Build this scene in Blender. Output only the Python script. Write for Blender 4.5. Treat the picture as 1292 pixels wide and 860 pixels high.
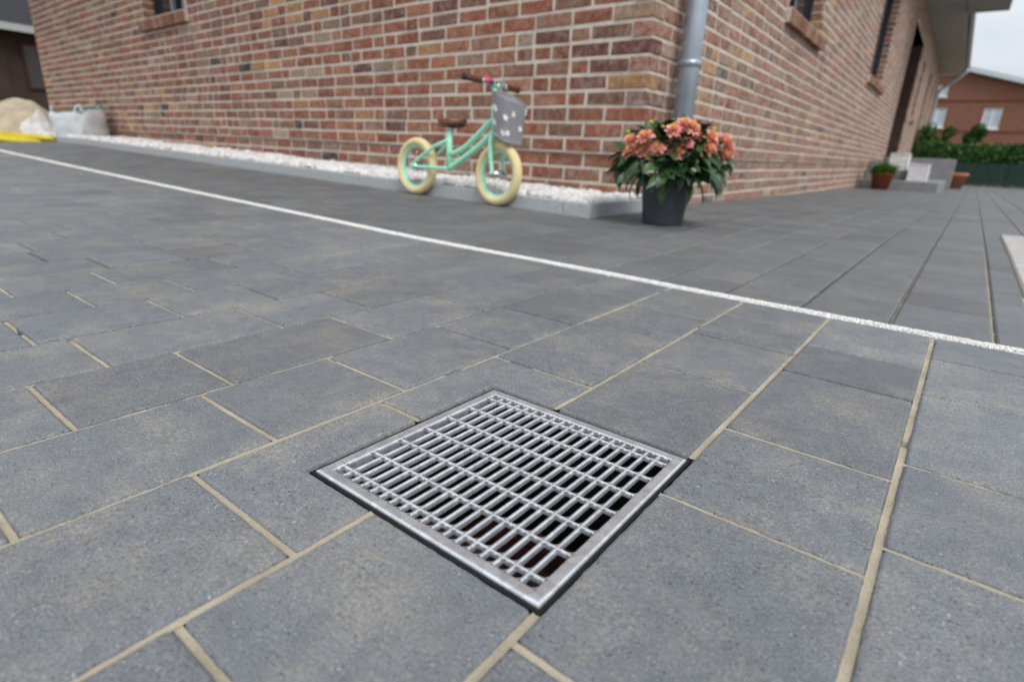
import bpy, math, random
from mathutils import Vector, Matrix, noise
random.seed(7)
for o in list(bpy.data.objects): bpy.data.objects.remove(o)
scene = bpy.context.scene
COL = scene.collection
R = math.radians
H = 0.298                                    # camera height above the paving

# ------------------------------------------------------------------ camera
CR = Vector((0.78632344, 0.61628576, 0.04344322))
CD = Vector((0.22996306, -0.22669591, -0.946428))
CF = Vector((-0.5734217, 0.75418885, -0.31997927))
cam_data = bpy.data.cameras.new('camera')
cam = bpy.data.objects.new('camera', cam_data); COL.objects.link(cam)
M4 = Matrix.Identity(4)
for i in range(3):
    M4[i][0] = CR[i]; M4[i][1] = -CD[i]; M4[i][2] = -CF[i]
M4[2][3] = H
cam.matrix_world = M4
cam_data.sensor_width = 36; cam_data.lens = 718.55 / 1292 * 36
cam_data.clip_start = 0.02; cam_data.clip_end = 5000
cam_data.dof.use_dof = True; cam_data.dof.focus_distance = 0.66; cam_data.dof.aperture_fstop = 4.3
scene.camera = cam
def project(p):                              # used only to pick which pieces show largest
    q = Vector(p) - Vector((0, 0, H)); z = q.dot(CF)
    if z < 0.05: return None
    return 646 + 718.55 * q.dot(CR) / z, 430 + 718.55 * q.dot(CD) / z

# ------------------------------------------------------------------ world, sun, exposure
SUN_EL, SUN_AZ = R(50), R(120)               # azimuth measured from +y towards +x
w = bpy.data.worlds.new('World'); scene.world = w; w.use_nodes = True
nt = w.node_tree; N = nt.nodes; L = nt.links
bg = N['Background']; bg.inputs[1].default_value = 0.108
sky = N.new('ShaderNodeTexSky'); sky.sky_type = 'NISHITA'; sky.sun_disc = False
sky.sun_elevation = SUN_EL; sky.sun_rotation = SUN_AZ
sky.air_density = 1.0; sky.dust_density = 4.0; sky.ozone_density = 1.0
tc = N.new('ShaderNodeTexCoord'); mp = N.new('ShaderNodeMapping'); mp.inputs['Scale'].default_value = (1, 1, 2.6)
cl = N.new('ShaderNodeTexNoise'); cl.inputs['Scale'].default_value = 2.2; cl.inputs['Detail'].default_value = 7; cl.inputs['Roughness'].default_value = .55
rp = N.new('ShaderNodeValToRGB'); rp.color_ramp.elements[0].position = .32; rp.color_ramp.elements[1].position = .66
rp.color_ramp.elements[0].color = (6.0, 6.8, 7.8, 1); rp.color_ramp.elements[1].color = (9.6, 9.7, 9.9, 1)
mx = N.new('ShaderNodeMix'); mx.data_type = 'RGBA'; mx.inputs[0].default_value = .84
L.new(tc.outputs['Generated'], mp.inputs[0]); L.new(mp.outputs[0], cl.inputs[0]); L.new(cl.outputs[0], rp.inputs[0])
sx = N.new('ShaderNodeSeparateXYZ'); L.new(tc.outputs['Generated'], sx.inputs[0])
mr = N.new('ShaderNodeMapRange'); mr.inputs['From Min'].default_value = 0.; mr.inputs['From Max'].default_value = 1.; mr.inputs['To Min'].default_value = .72; mr.inputs['To Max'].default_value = 1.28
L.new(sx.outputs['Z'], mr.inputs['Value'])
vm = N.new('ShaderNodeVectorMath'); vm.operation = 'SCALE'; L.new(rp.outputs[0], vm.inputs[0]); L.new(mr.outputs[0], vm.inputs['Scale'])     # overcast sky: dimmer at the horizon than overhead
L.new(sky.outputs[0], mx.inputs[6]); L.new(vm.outputs[0], mx.inputs[7]); L.new(mx.outputs[2], bg.inputs[0])
sd = bpy.data.lights.new('sun', 'SUN'); sd.energy = 1.5; sd.angle = R(26); sd.color = (1, .965, .92)
sun = bpy.data.objects.new('sun', sd); COL.objects.link(sun)
sv = Vector((math.sin(SUN_AZ) * math.cos(SUN_EL), math.cos(SUN_AZ) * math.cos(SUN_EL), math.sin(SUN_EL)))
sun.rotation_euler = sv.to_track_quat('Z', 'Y').to_euler(); sun.location = sv * 20
vs = scene.view_settings; vs.view_transform = 'Standard'; vs.look = 'None'; vs.gamma = 1; vs.use_curve_mapping = False
vs.exposure = 0.30

# ------------------------------------------------------------------ helpers
class MB:
    """collects faces; build() links them as one mesh object"""
    def __init__(s): s.v = []; s.f = []; s.t = []; s.m = []
    def add(s, vs_, fs, tone=(1, 1, 1), mat=0):
        b = len(s.v); s.v += [tuple(q) for q in vs_]
        for fc in fs: s.f.append(tuple(i + b for i in fc)); s.t.append(tone); s.m.append(mat)
        return s
    def mesh(s, name, mats, smooth=False):
        me = bpy.data.meshes.new(name); me.from_pydata(s.v, [], s.f)
        for m in (mats if isinstance(mats, (list, tuple)) else [mats]): me.materials.append(m)
        a = me.attributes.new('tone', 'FLOAT_COLOR', 'FACE')
        buf = []
        for t in s.t: buf += [t[0], t[1], t[2], 1.0]
        a.data.foreach_set('color', buf)
        me.polygons.foreach_set('material_index', s.m)
        if smooth: me.polygons.foreach_set('use_smooth', [True] * len(s.f))
        me.update(); return me
    def build(s, name, mats, parent=None, smooth=False):
        return put(name, s.mesh(name, mats, smooth), parent)
def put(name, me, parent=None, mw=None):
    o = bpy.data.objects.new(name, me); COL.objects.link(o)
    if parent: o.parent = parent
    if mw is not None: o.matrix_local = mw
    return o
def empty(name, loc=(0, 0, 0), rz=0):
    o = bpy.data.objects.new(name, None); COL.objects.link(o); o.location = loc; o.rotation_euler = (0, 0, rz)
    o.empty_display_size = .05; return o
def tag(o, label=None, cat=None, group=None, kind=None):
    if label: o['label'] = label
    if cat: o['category'] = cat
    if group: o['group'] = group
    if kind: o['kind'] = kind
    return o
BOXF = [(0, 3, 2, 1), (4, 5, 6, 7), (0, 1, 5, 4), (1, 2, 6, 5), (2, 3, 7, 6), (3, 0, 4, 7)]
def box(mb, x0, x1, y0, y1, z0, z1, tone=(1, 1, 1), mat=0, xf=None):
    P = [(x0, y0, z0), (x1, y0, z0), (x1, y1, z0), (x0, y1, z0), (x0, y0, z1), (x1, y0, z1), (x1, y1, z1), (x0, y1, z1)]
    if xf: P = [xf(*p) for p in P]
    return mb.add(P, BOXF, tone, mat)
def bbox(mb, x0, x1, y0, y1, z0, z1, b=.004, tone=(1, 1, 1), mat=0, xf=None):
    """box with chamfered edges"""
    P = []
    for z, i in ((z0, b), (z0 + b, 0), (z1 - b, 0), (z1, b)):
        P += [(x0 + i, y0 + i, z), (x1 - i, y0 + i, z), (x1 - i, y1 - i, z), (x0 + i, y1 - i, z)]
    # chamfer vertical corners too
    V = []
    for k, (z, i) in enumerate(((z0, b), (z0 + b, 0), (z1 - b, 0), (z1, b))):
        c = b
        V += [(x0 + i + c, y0 + i, z), (x1 - i - c, y0 + i, z), (x1 - i, y0 + i + c, z), (x1 - i, y1 - i - c, z),
              (x1 - i - c, y1 - i, z), (x0 + i + c, y1 - i, z), (x0 + i, y1 - i - c, z), (x0 + i, y0 + i + c, z)]
    F = [tuple(range(7, -1, -1)), tuple(range(24, 32))]
    for r in range(3):
        for k in range(8):
            a = r * 8 + k; c2 = r * 8 + (k + 1) % 8
            F.append((a, c2, c2 + 8, a + 8))
    if xf: V = [xf(*p) for p in V]
    return mb.add(V, F, tone, mat)
def tube(mb, pts, rad, n=10, tone=(1, 1, 1), caps=True, mat=0):
    """tube along points; rad scalar or list"""
    pts = [Vector(p) for p in pts]; m = len(pts)
    rr = rad if isinstance(rad, (list, tuple)) else [rad] * m
    V = []; F = []; prev = None
    for i, p in enumerate(pts):
        t = (pts[min(i + 1, m - 1)] - pts[max(i - 1, 0)]).normalized()
        if prev is None:
            a = Vector((0, 0, 1)) if abs(t.z) < .9 else Vector((1, 0, 0))
            u = t.cross(a).normalized()
        else:
            u = (prev - t * prev.dot(t)).normalized()
        prev = u; v = t.cross(u)
        for k in range(n):
            g = 2 * math.pi * k / n
            V.append(p + (u * math.cos(g) + v * math.sin(g)) * rr[i])
    for i in range(m - 1):
        for k in range(n):
            a = i * n + k; b = i * n + (k + 1) % n
            F.append((a, b, b + n, a + n))
    if caps:
        F.append(tuple(range(n - 1, -1, -1))); F.append(tuple(range((m - 1) * n, m * n)))
    return mb.add(V, F, tone, mat)
def lathe(mb, prof, n=32, tone=(1, 1, 1), mat=0, xf=None):
    V = []; F = []
    for (r_, z) in prof:
        for k in range(n):
            g = 2 * math.pi * k / n; V.append((r_ * math.cos(g), r_ * math.sin(g), z))
    for i in range(len(prof) - 1):
        for k in range(n):
            a = i * n + k; b = i * n + (k + 1) % n; F.append((a, b, b + n, a + n))
    if xf: V = [xf(*p) for p in V]
    return mb.add(V, F, tone, mat)
def torus(mb, c, ax_u, ax_v, Rr, r_, n=40, m=12, tone=(1, 1, 1), squash=1.0, mat=0):
    c = Vector(c); u = Vector(ax_u); v = Vector(ax_v); w_ = u.cross(v).normalized()
    V = []; F = []
    for i in range(n):
        g = 2 * math.pi * i / n; d = u * math.cos(g) + v * math.sin(g)
        for k in range(m):
            h = 2 * math.pi * k / m
            V.append(c + d * (Rr + r_ * math.cos(h)) + w_ * (r_ * squash * math.sin(h)))
    for i in range(n):
        for k in range(m):
            F.append((i * m + k, ((i + 1) % n) * m + k, ((i + 1) % n) * m + (k + 1) % m, i * m + (k + 1) % m))
    return mb.add(V, F, tone, mat)
def blob(mb, c, r_, tone=(1, 1, 1), flat=.8, jit=.3, mat=0):
    """irregular chip: jittered octahedron-ish stone (12 verts cut cube)"""
    c = Vector(c); q = Matrix.Rotation(random.uniform(0, 6.28), 3, Vector((random.gauss(0, 1), random.gauss(0, 1), random.gauss(0, 1))).normalized())
    V = []
    for p in ICO_V:
        d = Vector(p) * r_ * random.uniform(1 - jit, 1 + jit * .6)
        d = q @ d; d.z *= flat; V.append(c + d)
    return mb.add(V, ICO_F, tone, mat)
g_ = (1 + 5 ** .5) / 2
ICO_V = [Vector(p).normalized() for p in ((-1, g_, 0), (1, g_, 0), (-1, -g_, 0), (1, -g_, 0), (0, -1, g_), (0, 1, g_), (0, -1, -g_), (0, 1, -g_), (g_, 0, -1), (g_, 0, 1), (-g_, 0, -1), (-g_, 0, 1))]
ICO_F = [(0, 11, 5), (0, 5, 1), (0, 1, 7), (0, 7, 10), (0, 10, 11), (1, 5, 9), (5, 11, 4), (11, 10, 2), (10, 7, 6), (7, 1, 8), (3, 9, 4), (3, 4, 2), (3, 2, 6), (3, 6, 8), (3, 8, 9), (4, 9, 5), (2, 4, 11), (6, 2, 10), (8, 6, 7), (9, 8, 1)]
def smooth01(t): t = max(0., min(1., t)); return t * t * (3 - 2 * t)
def zg(x, y):
    """paving level: flat at the drain, rising gently to the left along the house, falling beyond the corner"""
    X, Y = x / H, y / H
    return H * (min(max(0, -X - 4), 26) * max(0, .0026 * (min(Y, 9) - 2.9)) - .012 * max(0, min(Y, 60) - 9))

# ------------------------------------------------------------------ materials
class Mat:
    def __init__(s, name):
        s.m = bpy.data.materials.new(name); s.m.use_nodes = True
        s.nt = s.m.node_tree; s.b = s.nt.nodes['Principled BSDF']; s.pos = None
    def n(s, t, **kw):
        x = s.nt.nodes.new(t)
        for k, v in kw.items():
            if k in ('data_type', 'blend_type', 'operation', 'attribute_name', 'feature', 'distance', 'clamp'): setattr(x, k, v)
            else: x.inputs[k].default_value = v
        return x
    def l(s, a, b): s.nt.links.new(a, b)
    def P(s):
        if s.pos is None: s.pos = s.nt.nodes.new('ShaderNodeNewGeometry').outputs['Position']
        return s.pos
    def noise(s, scale, detail=4, rough=.55, vec=None):
        x = s.n('ShaderNodeTexNoise', Scale=scale, Detail=detail, Roughness=rough); s.l(vec or s.P(), x.inputs['Vector']); return x.outputs[0]
    def ramp(s, src, stops):
        r_ = s.nt.nodes.new('ShaderNodeValToRGB'); e = r_.color_ramp.elements
        while len(e) < len(stops): e.new(.5)
        for i, (p, c) in enumerate(stops):
            e[i].position = p; e[i].color = (*c, 1) if isinstance(c, (tuple, list)) else (c, c, c, 1)
        s.l(src, r_.inputs[0]); return r_.outputs[0]
    def mix(s, f, a, b, mode='MIX'):
        x = s.nt.nodes.new('ShaderNodeMix'); x.data_type = 'RGBA'; x.blend_type = mode
        for sock, val in ((x.inputs[0], f), (x.inputs[6], a), (x.inputs[7], b)):
            if isinstance(val, bpy.types.NodeSocket): s.l(val, sock)
            elif isinstance(val, (tuple, list)): sock.default_value = (*val, 1)
            else: sock.default_value = val
        return x.outputs[2]
    def math(s, op, a, b=0):
        x = s.nt.nodes.new('ShaderNodeMath'); x.operation = op
        for sock, val in ((x.inputs[0], a), (x.inputs[1], b)):
            if isinstance(val, bpy.types.NodeSocket): s.l(val, sock)
            else: sock.default_value = val
        return x.outputs[0]
    def tone(s):
        a = s.nt.nodes.new('ShaderNodeAttribute'); a.attribute_name = 'tone'; return a.outputs['Color']
    def bump(s, src, strength, dist, prev=None):
        x = s.n('ShaderNodeBump', Strength=strength, Distance=dist); s.l(src, x.inputs['Height'])
        if prev is not None: s.l(prev, x.inputs['Normal'])
        return x.outputs[0]
    def fin(s, col=None, rough=.6, spec=.4, metal=0, normal=None):
        b = s.b
        if isinstance(col, bpy.types.NodeSocket): s.l(col, b.inputs['Base Color'])
        elif col is not None: b.inputs['Base Color'].default_value = (*col, 1)
        if isinstance(rough, bpy.types.NodeSocket): s.l(rough, b.inputs['Roughness'])
        else: b.inputs['Roughness'].default_value = rough
        b.inputs['Specular IOR Level'].default_value = spec; b.inputs['Metallic'].default_value = metal
        if normal is not None: s.l(normal, b.inputs['Normal'])
        return s.m
def simple(name, col, rough=.6, spec=.4, metal=0, var=.18, nscale=30, bump=0, bdist=.002, bscale=200):
    m = Mat(name)
    c = m.mix(m.ramp(m.noise(nscale), [(.3, 0.), (.7, 1.)]), tuple(v * (1 - var) for v in col), tuple(min(1, v * (1 + var)) for v in col))
    nb = m.bump(m.noise(bscale, 3), bump, bdist) if bump else None
    return m.fin(c, rough, spec, metal, nb)
def toned(name, rough=.6, spec=.4, var=.2, nscale=40, bump=0, bdist=.002, bscale=200, metal=0):
    m = Mat(name)
    k = m.ramp(m.noise(nscale), [(.25, 1 - var), (.75, 1 + var)])
    c = m.mix(1.0, m.tone(), k, 'MULTIPLY')
    nb = m.bump(m.noise(bscale, 3), bump, bdist) if bump else None
    return m.fin(c, rough, spec, metal, nb)

def paver_material(name, near=True, dark=1.):
    m = Mat(name)
    grain = m.noise(620, 4, .72)
    mott = m.noise(46, 6, .68)
    pitn = m.noise(310, 2, .5)
    ligh = m.noise(400, 2, .5)
    c = m.mix(m.ramp(grain, [(.34, 0.), (.66, 1.)]), (.088, .098, .109), (.208, .222, .236))
    c = m.mix(m.ramp(mott, [(.3, 0.), (.72, 1.)]), m.mix(1., c, (.84, .845, .85), 'MULTIPLY'), m.mix(1., c, (1.12, 1.12, 1.11), 'MULTIPLY'))
    # pale and tan aggregate grains, dark open pores
    lg = m.math('MULTIPLY', m.ramp(ligh, [(.60, 0.), (.68, 1.)]), m.ramp(m.noise(70, 2), [(.42, .15), (.62, 1.)]))
    c = m.mix(m.math('MULTIPLY', lg, .62), c, m.mix(m.ramp(m.noise(33, 1), [(.45, 0.), (.55, 1.)]), (.46, .46, .45), (.40, .33, .25)))
    pit = m.math('MULTIPLY', m.ramp(pitn, [(.30, 1.), (.385, 0.)]), m.ramp(m.noise(50, 2), [(.38, .25), (.58, 1.)]))
    c = m.mix(m.math('MULTIPLY', pit, .82), c, (.022, .025, .030))
    # sand dust left from brushing the joints
    dust = m.math('MULTIPLY', m.ramp(m.noise(8.5, 6, .70), [(.46, 0.), (.68, 1.)]), m.ramp(m.noise(230, 4, .78), [(.42, 0.), (.62, 1.)]))
    c = m.mix(m.math('MULTIPLY', dust, .72 if near else .42), c, (.38, .33, .25))
    c = m.mix(1., c, m.ramp(m.noise(1.7, 5, .65), [(.3, .86), (.7, 1.14)]), 'MULTIPLY')      # broad weathering
    c = m.mix(1., c, m.tone(), 'MULTIPLY')
    if dark < 1: c = m.mix(1., c, (dark, dark * .985, dark * .965), 'MULTIPLY')
    nb = m.bump(m.noise(260, 4, .65), .7, .0022)
    nb = m.bump(m.noise(1400, 2, .6), .35, .0006, nb)
    nb = m.bump(pit, -.9, .002, nb)
    ro = m.ramp(mott, [(.3, .50), (.7, .68)])
    return m.fin(c, ro, .5, 0, nb)
M_PAVER = paver_material('paving_concrete')
M_PAVER2 = paver_material('path_concrete', False, .86)
def sand_material():
    m = Mat('joint_sand')
    c = m.mix(m.ramp(m.noise(900, 3, .7), [(.3, 0.), (.7, 1.)]), (.33, .285, .21), (.56, .50, .39))
    c = m.mix(m.ramp(m.noise(14, 3), [(.35, 0.), (.62, 1.)]), m.mix(1., c, (.78, .77, .76), 'MULTIPLY'), c)
    return m.fin(c, .95, .15, 0, m.bump(m.noise(1100, 3, .7), .8, .0012))
M_SAND = sand_material()
def brick_material(name, smear):
    m = Mat(name)
    t = m.tone()
    k = m.ramp(m.noise(38, 5, .62), [(.28, .55), (.5, 1.), (.74, 1.5)])
    c = m.mix(1., t, k, 'MULTIPLY')
    c = m.mix(m.math('MULTIPLY', m.ramp(m.noise(17, 4, .6), [(.56, 0.), (.74, 1.)]), .42), c, (.46, .35, .24))     # pale kiln bloom
    c = m.mix(m.math('MULTIPLY', m.ramp(m.noise(26, 4, .6), [(.60, 0.), (.72, 1.)]), .6), c, (.07, .05, .045))    # burnt patches
    c = m.mix(m.math('MULTIPLY', m.ramp(m.noise(21, 5, .72), [(.50 - smear * .16, 0.), (.72 - smear * .10, 1.)]), .35 + smear * .35), c, (.54, .46, .39))     # mortar rubbed over the faces
    return m.fin(c, .85, .25, 0, m.bump(m.noise(120, 5, .7), .9, .007))
M_BRICK = brick_material('fired_brick', .15); M_BRICK2 = brick_material('mortar_rubbed_brick', .68)
M_MORTAR = simple('mortar', (.60, .53, .455), .95, .15, var=.14, nscale=25, bump=.6, bdist=.003, bscale=260)
M_GALV = None
def galv():
    m = Mat('galvanised_steel')
    vo = m.n('ShaderNodeTexVoronoi', Scale=120.); m.l(m.P(), vo.inputs['Vector'])
    sp = m.ramp(vo.outputs['Color'], [(.2, 0.), (.8, 1.)])
    c = m.mix(sp, (.56, .58, .61), (.72, .74, .77))
    c = m.mix(m.math('MULTIPLY', m.ramp(m.noise(60, 4, .65), [(.52, 0.), (.72, 1.)]), .5), c, (.40, .41, .43))
    ro = m.ramp(m.noise(240, 3), [(.3, .20), (.7, .34)])
    return m.fin(c, ro, .5, .68, m.bump(m.noise(110, 3), .22, .0010))
M_GALV = galv()
M_PIT = simple('pit_plastic', (.007, .0075, .0085), .6, .3, bump=.4, bscale=90)
M_SLUDGE = simple('pit_basket', (.026, .006, .007), .5, .4, var=.6, nscale=24, bump=.6, bdist=.006, bscale=60)
M_WHITE = toned('white_chips', .8, .3, var=.12, nscale=200, bump=.3, bscale=300)
M_KERB = simple('kerb_concrete', (.40, .415, .42), .85, .3, var=.14, nscale=60, bump=.5, bdist=.002, bscale=240)
M_SOIL = simple('soil', (.20, .165, .12), .95, .1, var=.35, nscale=2.2, bump=.8, bdist=.02, bscale=14)

# ------------------------------------------------------------------ ground and paving
WLP = [(5.0, 1.292), (.6, 1.298), (-.43, 1.306), (-.746, 1.320), (-1.426, 1.322), (-2.037, 1.352), (-3.56, 1.421), (-7.994, 1.625), (-15, 1.93)]
def wl(x):                                   # centre line of the white gravel strip
    for (a, ya), (b, yb) in zip(WLP, WLP[1:]):
        if x >= b: return ya + (yb - ya) * (x - a) / (b - a)
    return WLP[-1][1]
def kerb_y(x): return 2.372 + .029 * (-1.357 - x)
HW = .019                                   # half width of the strip
GX0, GX1, GY0, GY1 = -.4335, -.1695, .268, .536      # drain grate

gb = MB()
gx = [-900, -200, -60, -30, -20] + [-15 + i for i in range(21)] + [8, 12, 30, 100, 900]
gy = [-900, -100, -20, -6, -3] + [-2, -1, 0, .9, 2, 3, 4, 6, 8, 10, 14, 18, 24, 30, 45, 70, 120, 300, 1500]
V = [(x, y, (zg(max(-15, min(6, x)), max(-2, min(30, y))) - (.10 if -20 < x < 5 and -3 < y < 24 else .02)) if not (-1 < x < 1 and -.5 < y < 1.5) else -.5) for y in gy for x in gx]
nx = len(gx)
gb.add(V, [(j * nx + i, j * nx + i + 1, (j + 1) * nx + i + 1, (j + 1) * nx + i) for j in range(len(gy) - 1) for i in range(nx - 1)])
ground = tag(gb.build('ground', M_SOIL), kind='structure')

def ring_points(poly, step, rc):
    """outline of a stone: points with outward normals; corners slightly rounded"""
    out = []; n = len(poly)
    for i in range(n):
        p0 = Vector(poly[i - 1]); p = Vector(poly[i]); p1 = Vector(poly[(i + 1) % n])
        d0 = (p - p0).normalized(); d1 = (p1 - p).normalized()
        n0 = Vector((d0.y, -d0.x)); n1 = Vector((d1.y, -d1.x))
        cr = d0.x * d1.y - d0.y * d1.x
        if rc and cr > .2:
            c = p - d0 * rc + d1 * rc if abs(d0.dot(d1)) < .3 else p - (n0 + n1) * rc
            for k in range(4):
                nn = (n0 * (1 - k / 3) + n1 * (k / 3)).normalized(); out.append((c + nn * rc if abs(d0.dot(d1)) < .3 else p, nn))
        else:
            mm = (n0 + n1); mm = mm / max(.3, mm.dot(n0)); out.append((p, mm))
        if step:
            ln = (p1 - p).length; k = int(ln / step)
            for j in range(1, k):
                q = p + d1 * (ln * j / k)
                if rc < ln * j / k < ln - rc: out.append((q, n1))
    return out
def stone(mb, poly, tone, detail, org=(0, 0, 0), dz=0.0, depth=.05):
    cx = sum(p[0] for p in poly) / len(poly); cy = sum(p[1] for p in poly) / len(poly)
    tx, ty = random.gauss(0, .0016), random.gauss(0, .0016)
    if detail == 2: step, rc, prof = .0065, .0058, [(0, -depth), (0, -.0095), (.0006, -.0056), (.0019, -.0022), (.0034, -.0006), (.0052, 0)]
    elif detail == 1: step, rc, prof = .03, .0062, [(0, -depth), (0, -.0075), (.0018, -.0026), (.0055, 0)]
    else: step, rc, prof = 0, 0, [(0, -depth), (0, -.005), (.005, 0)]
    pts = ring_points(poly, step, rc); n = len(pts); V = []
    for (ins, z) in prof:
        for (p, nn) in pts:
            j = 0
            if detail == 2:
                j = noise.noise(Vector((p.x * 95, p.y * 95, 3.1))) * .0007 + noise.noise(Vector((p.x * 320, p.y * 320, 9.7))) * .0006
                j -= max(0, noise.noise(Vector((p.x * 60, p.y * 60, 17.))) - .42) * .008
            q = p - nn * (ins - j)
            V.append((q.x - org[0], q.y - org[1], zg(q.x, q.y) + dz + z + tx * (q.x - cx) + ty * (q.y - cy) - org[2]))
    F = []
    for r in range(len(prof) - 1):
        for k in range(n):
            a = r * n + k; b = r * n + (k + 1) % n
            F.append((a, b, b + n, a + n))
    t0 = (len(prof) - 1) * n
    if len(poly) == 4 and detail:
        V.append((cx - org[0], cy - org[1], zg(cx, cy) + dz - org[2]))
        F += [(t0 + k, t0 + (k + 1) % n, len(V) - 1) for k in range(n)]
    else: F.append(tuple(range(t0, t0 + n)))
    mb.add(V, F, tone)
def shown_area(poly):
    P = [project((x, y, zg(x, y))) for x, y in poly]
    if any(p is None for p in P): 
        return 0
    c = (sum(p[0] for p in P) / len(P), sum(p[1] for p in P) / len(P))
    P2 = [(min(1292, max(0, p[0])), min(860, max(0, p[1]))) for p in P]
    return abs(sum(P2[i - 1][0] * P2[i][1] - P2[i][0] * P2[i - 1][1] for i in range(len(P2)))) / 2
def rtone():
    k = random.gauss(1, .075); h = random.gauss(0, .012)
    return (k * (1 - h), k, k * (1 + h))
def lay(parent, mat, polys, limit, near_detail):
    """the stones that show largest become parts of their own, the rest one joined part"""
    polys = sorted(polys, key=lambda q: -shown_area(q)); rest = MB()
    for i, q in enumerate(polys):
        t = rtone(); dz = random.gauss(0, .00035)
        if i < limit:
            c = (sum(p[0] for p in q) / len(q), sum(p[1] for p in q) / len(q)); o = (c[0], c[1], zg(*c))
            mb = MB(); a = shown_area(q)
            stone(mb, q, t, 2 if (a > 2500 and near_detail) else 1 if a > 500 else 0, o, dz)
            s_ = mb.build('paving_stone', mat, parent, smooth=False); s_.location = o
        else: stone(rest, q, t, 0, (0, 0, 0), dz)
    if rest.f: tag(rest.build('distant_paving_stones', mat, parent), kind='stuff')

# --- driveway in front of the strip: courses run away from the camera towards the side of the house
CB = [.024 + .577 * k for k in range(20, 0, -1)] + [.024, -.561, -1.141, -1.716, -2.288, -2.854, -3.41, -3.97, -4.506, -5.056]
while CB[-1] > -49: CB.append(CB[-1] - .553)
CJ = {.024 + .577: [3.811, 3.14, 2.298, 1.705, .93, .35], .024: [3.54, 3.0, 2.136, 1.533, .778, .2], -.561: [3.805, 3.275, 2.583, .342, -.3],
      -1.141: [3.565, 3.023, 2.115, 1.368, .631, -.1], -1.716: [3.706, 2.877, 2.26, 1.52, .92, .2], -2.288: [3.538, 2.715, 1.937, 1.06, .497, -.2],
      -2.854: [3.105, 2.24, 1.643, .789, .1], -3.41: [3.65, 2.81, 1.935, 1.352, .659, -.1], -3.97: [3.3, 2.52, 1.665, 1.084, .4], -4.506: [3.6, 3.05, 2.25, 1.38, .82, .0],
      -5.056: [3.4, 2.7, 2.105, 1.53, .7, .1]}
DARK = {3.54, 3.0, 3.811, 3.14, 3.565, 3.275, 3.805, 2.26, 2.877}      # tight joints the sand never filled
polys = []; fills = []
for k in range(len(CB) - 1):
    xr, xl = CB[k] * H, CB[k + 1] * H
    ga = .0037 if CB[k] > -2.0 else .0034 if CB[k] > -2.9 else .0048
    gbb = .0037 if CB[k + 1] > -2.0 else .0034 if CB[k + 1] > -2.9 else .0048
    x0, x1 = xl + gbb / 2, xr - ga / 2
    js = None
    for key, val in CJ.items():
        if abs(key - CB[k]) < .01: js = list(val)
    if js is None:
        js = [4.05 + random.uniform(-.35, .25)]
    while js[-1] > -6: js.append(js[-1] - random.choice([.58, .58, .85]) * random.uniform(.97, 1.03))
    tops = [None] + js
    for i in range(len(js)):
        g0 = .0040 if js[i] in DARK else (.0030 if x0 > -1.0 else .0036)
        if i < len(js) - 1 and js[i] not in DARK and x0 > -1.6 and js[i] > -2: fills.append((x0, x1 if not (-.53 < x0 < -.48 and GY0 < js[i] * H < GY1) else GX0 - .006, js[i] * H - g0 / 2 - .0013, js[i] * H + g0 / 2 + .0013, 1 if x0 > -1.0 else .98))
        y0 = js[i] * H + g0 / 2
        if tops[i] is None: yt0, yt1 = wl(x0) - HW, wl(x1) - HW
        else:
            g1 = .0040 if tops[i] in DARK else (.0030 if x0 > -1.0 else .0036)
            yt0 = yt1 = tops[i] * H - g1 / 2
        if yt0 - y0 < .012: continue
        cx0, cy0, cy1 = GX0 - .0054, GY0 - .0052, GY1 + .0050
        if -.36 < x0 < -.30 and y0 < GY1 and yt0 > GY0:          # course mostly taken by the grate
            if y0 < GY0: polys.append([(x0, y0), (x1, y0), (x1, cy0), (x0, cy0)])
            if yt0 > GY1: polys.append([(x0, cy1), (x1, cy1), (x1, yt1), (x0, yt0)])
        elif -.53 < x0 < -.48 and y0 < GY1 and yt0 > GY0:        # stones notched round the corner of the grate
            if yt0 > GY1: polys.append([(x0, y0), (cx0, y0), (cx0, cy1), (x1, cy1), (x1, yt1), (x0, yt0)])
            elif y0 < GY0: polys.append([(x0, y0), (x1, y0), (x1, cy0), (cx0, cy0), (cx0, yt0), (x0, yt0)])
        else: polys.append([(x0, y0), (x1, y0), (x1, yt1), (x0, yt0)])
polys = [q for q in polys if q[0][1] > -1.7]
def bed(name, xs, ylo, yhi, ny, depth, hole=False):
    mb = MB(); V = []; F = []
    xs = sorted(xs)
    if hole: rows = sorted([-1.7 + i * .15 for i in range(0, 19)] + [GY0 - .012, GY1 + .012]); rows = [y for y in rows if y < 1.1]
    for x in xs:
        if hole: ys = rows + [1.15, wl(x) - HW * .9]
        else: ys = [ylo(x) + (yhi(x) - ylo(x)) * (j / ny) ** 1.6 for j in range(ny + 1)]
        V += [(x, y, zg(x, y) - depth(x, y)) for y in ys]; n = len(ys)
    for i in range(len(xs) - 1):
        for j in range(n - 1):
            if hole:
                xm = (xs[i] + xs[i + 1]) / 2; ym = (V[i * n + j][1] + V[i * n + j + 1][1]) / 2
                if GX0 - .012 < xm < GX1 + .012 and GY0 - .012 < ym < GY1 + .012: continue
            F.append((i * n + j, (i + 1) * n + j, (i + 1) * n + j + 1, i * n + j + 1))
    mb.add(V, F); return tag(mb.build(name, M_SAND), kind='structure')
driveway = bed('driveway', [-15, -13, -11, -9, -7, -5.5, -4.5, -3.8, -3.2, -2.7, -2.3, -2, -1.7, -1.45, -1.3, -1.15, -1, -.85, -.7, -.55, GX0 - .012, -.3, GX1 + .012, 0, .2, 0.4, .8, 1.5, 2.5, 3.6], None, None, 0,
                lambda x, y: .013, True)
lay(driveway, M_PAVER, polys, 300, True)
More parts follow.
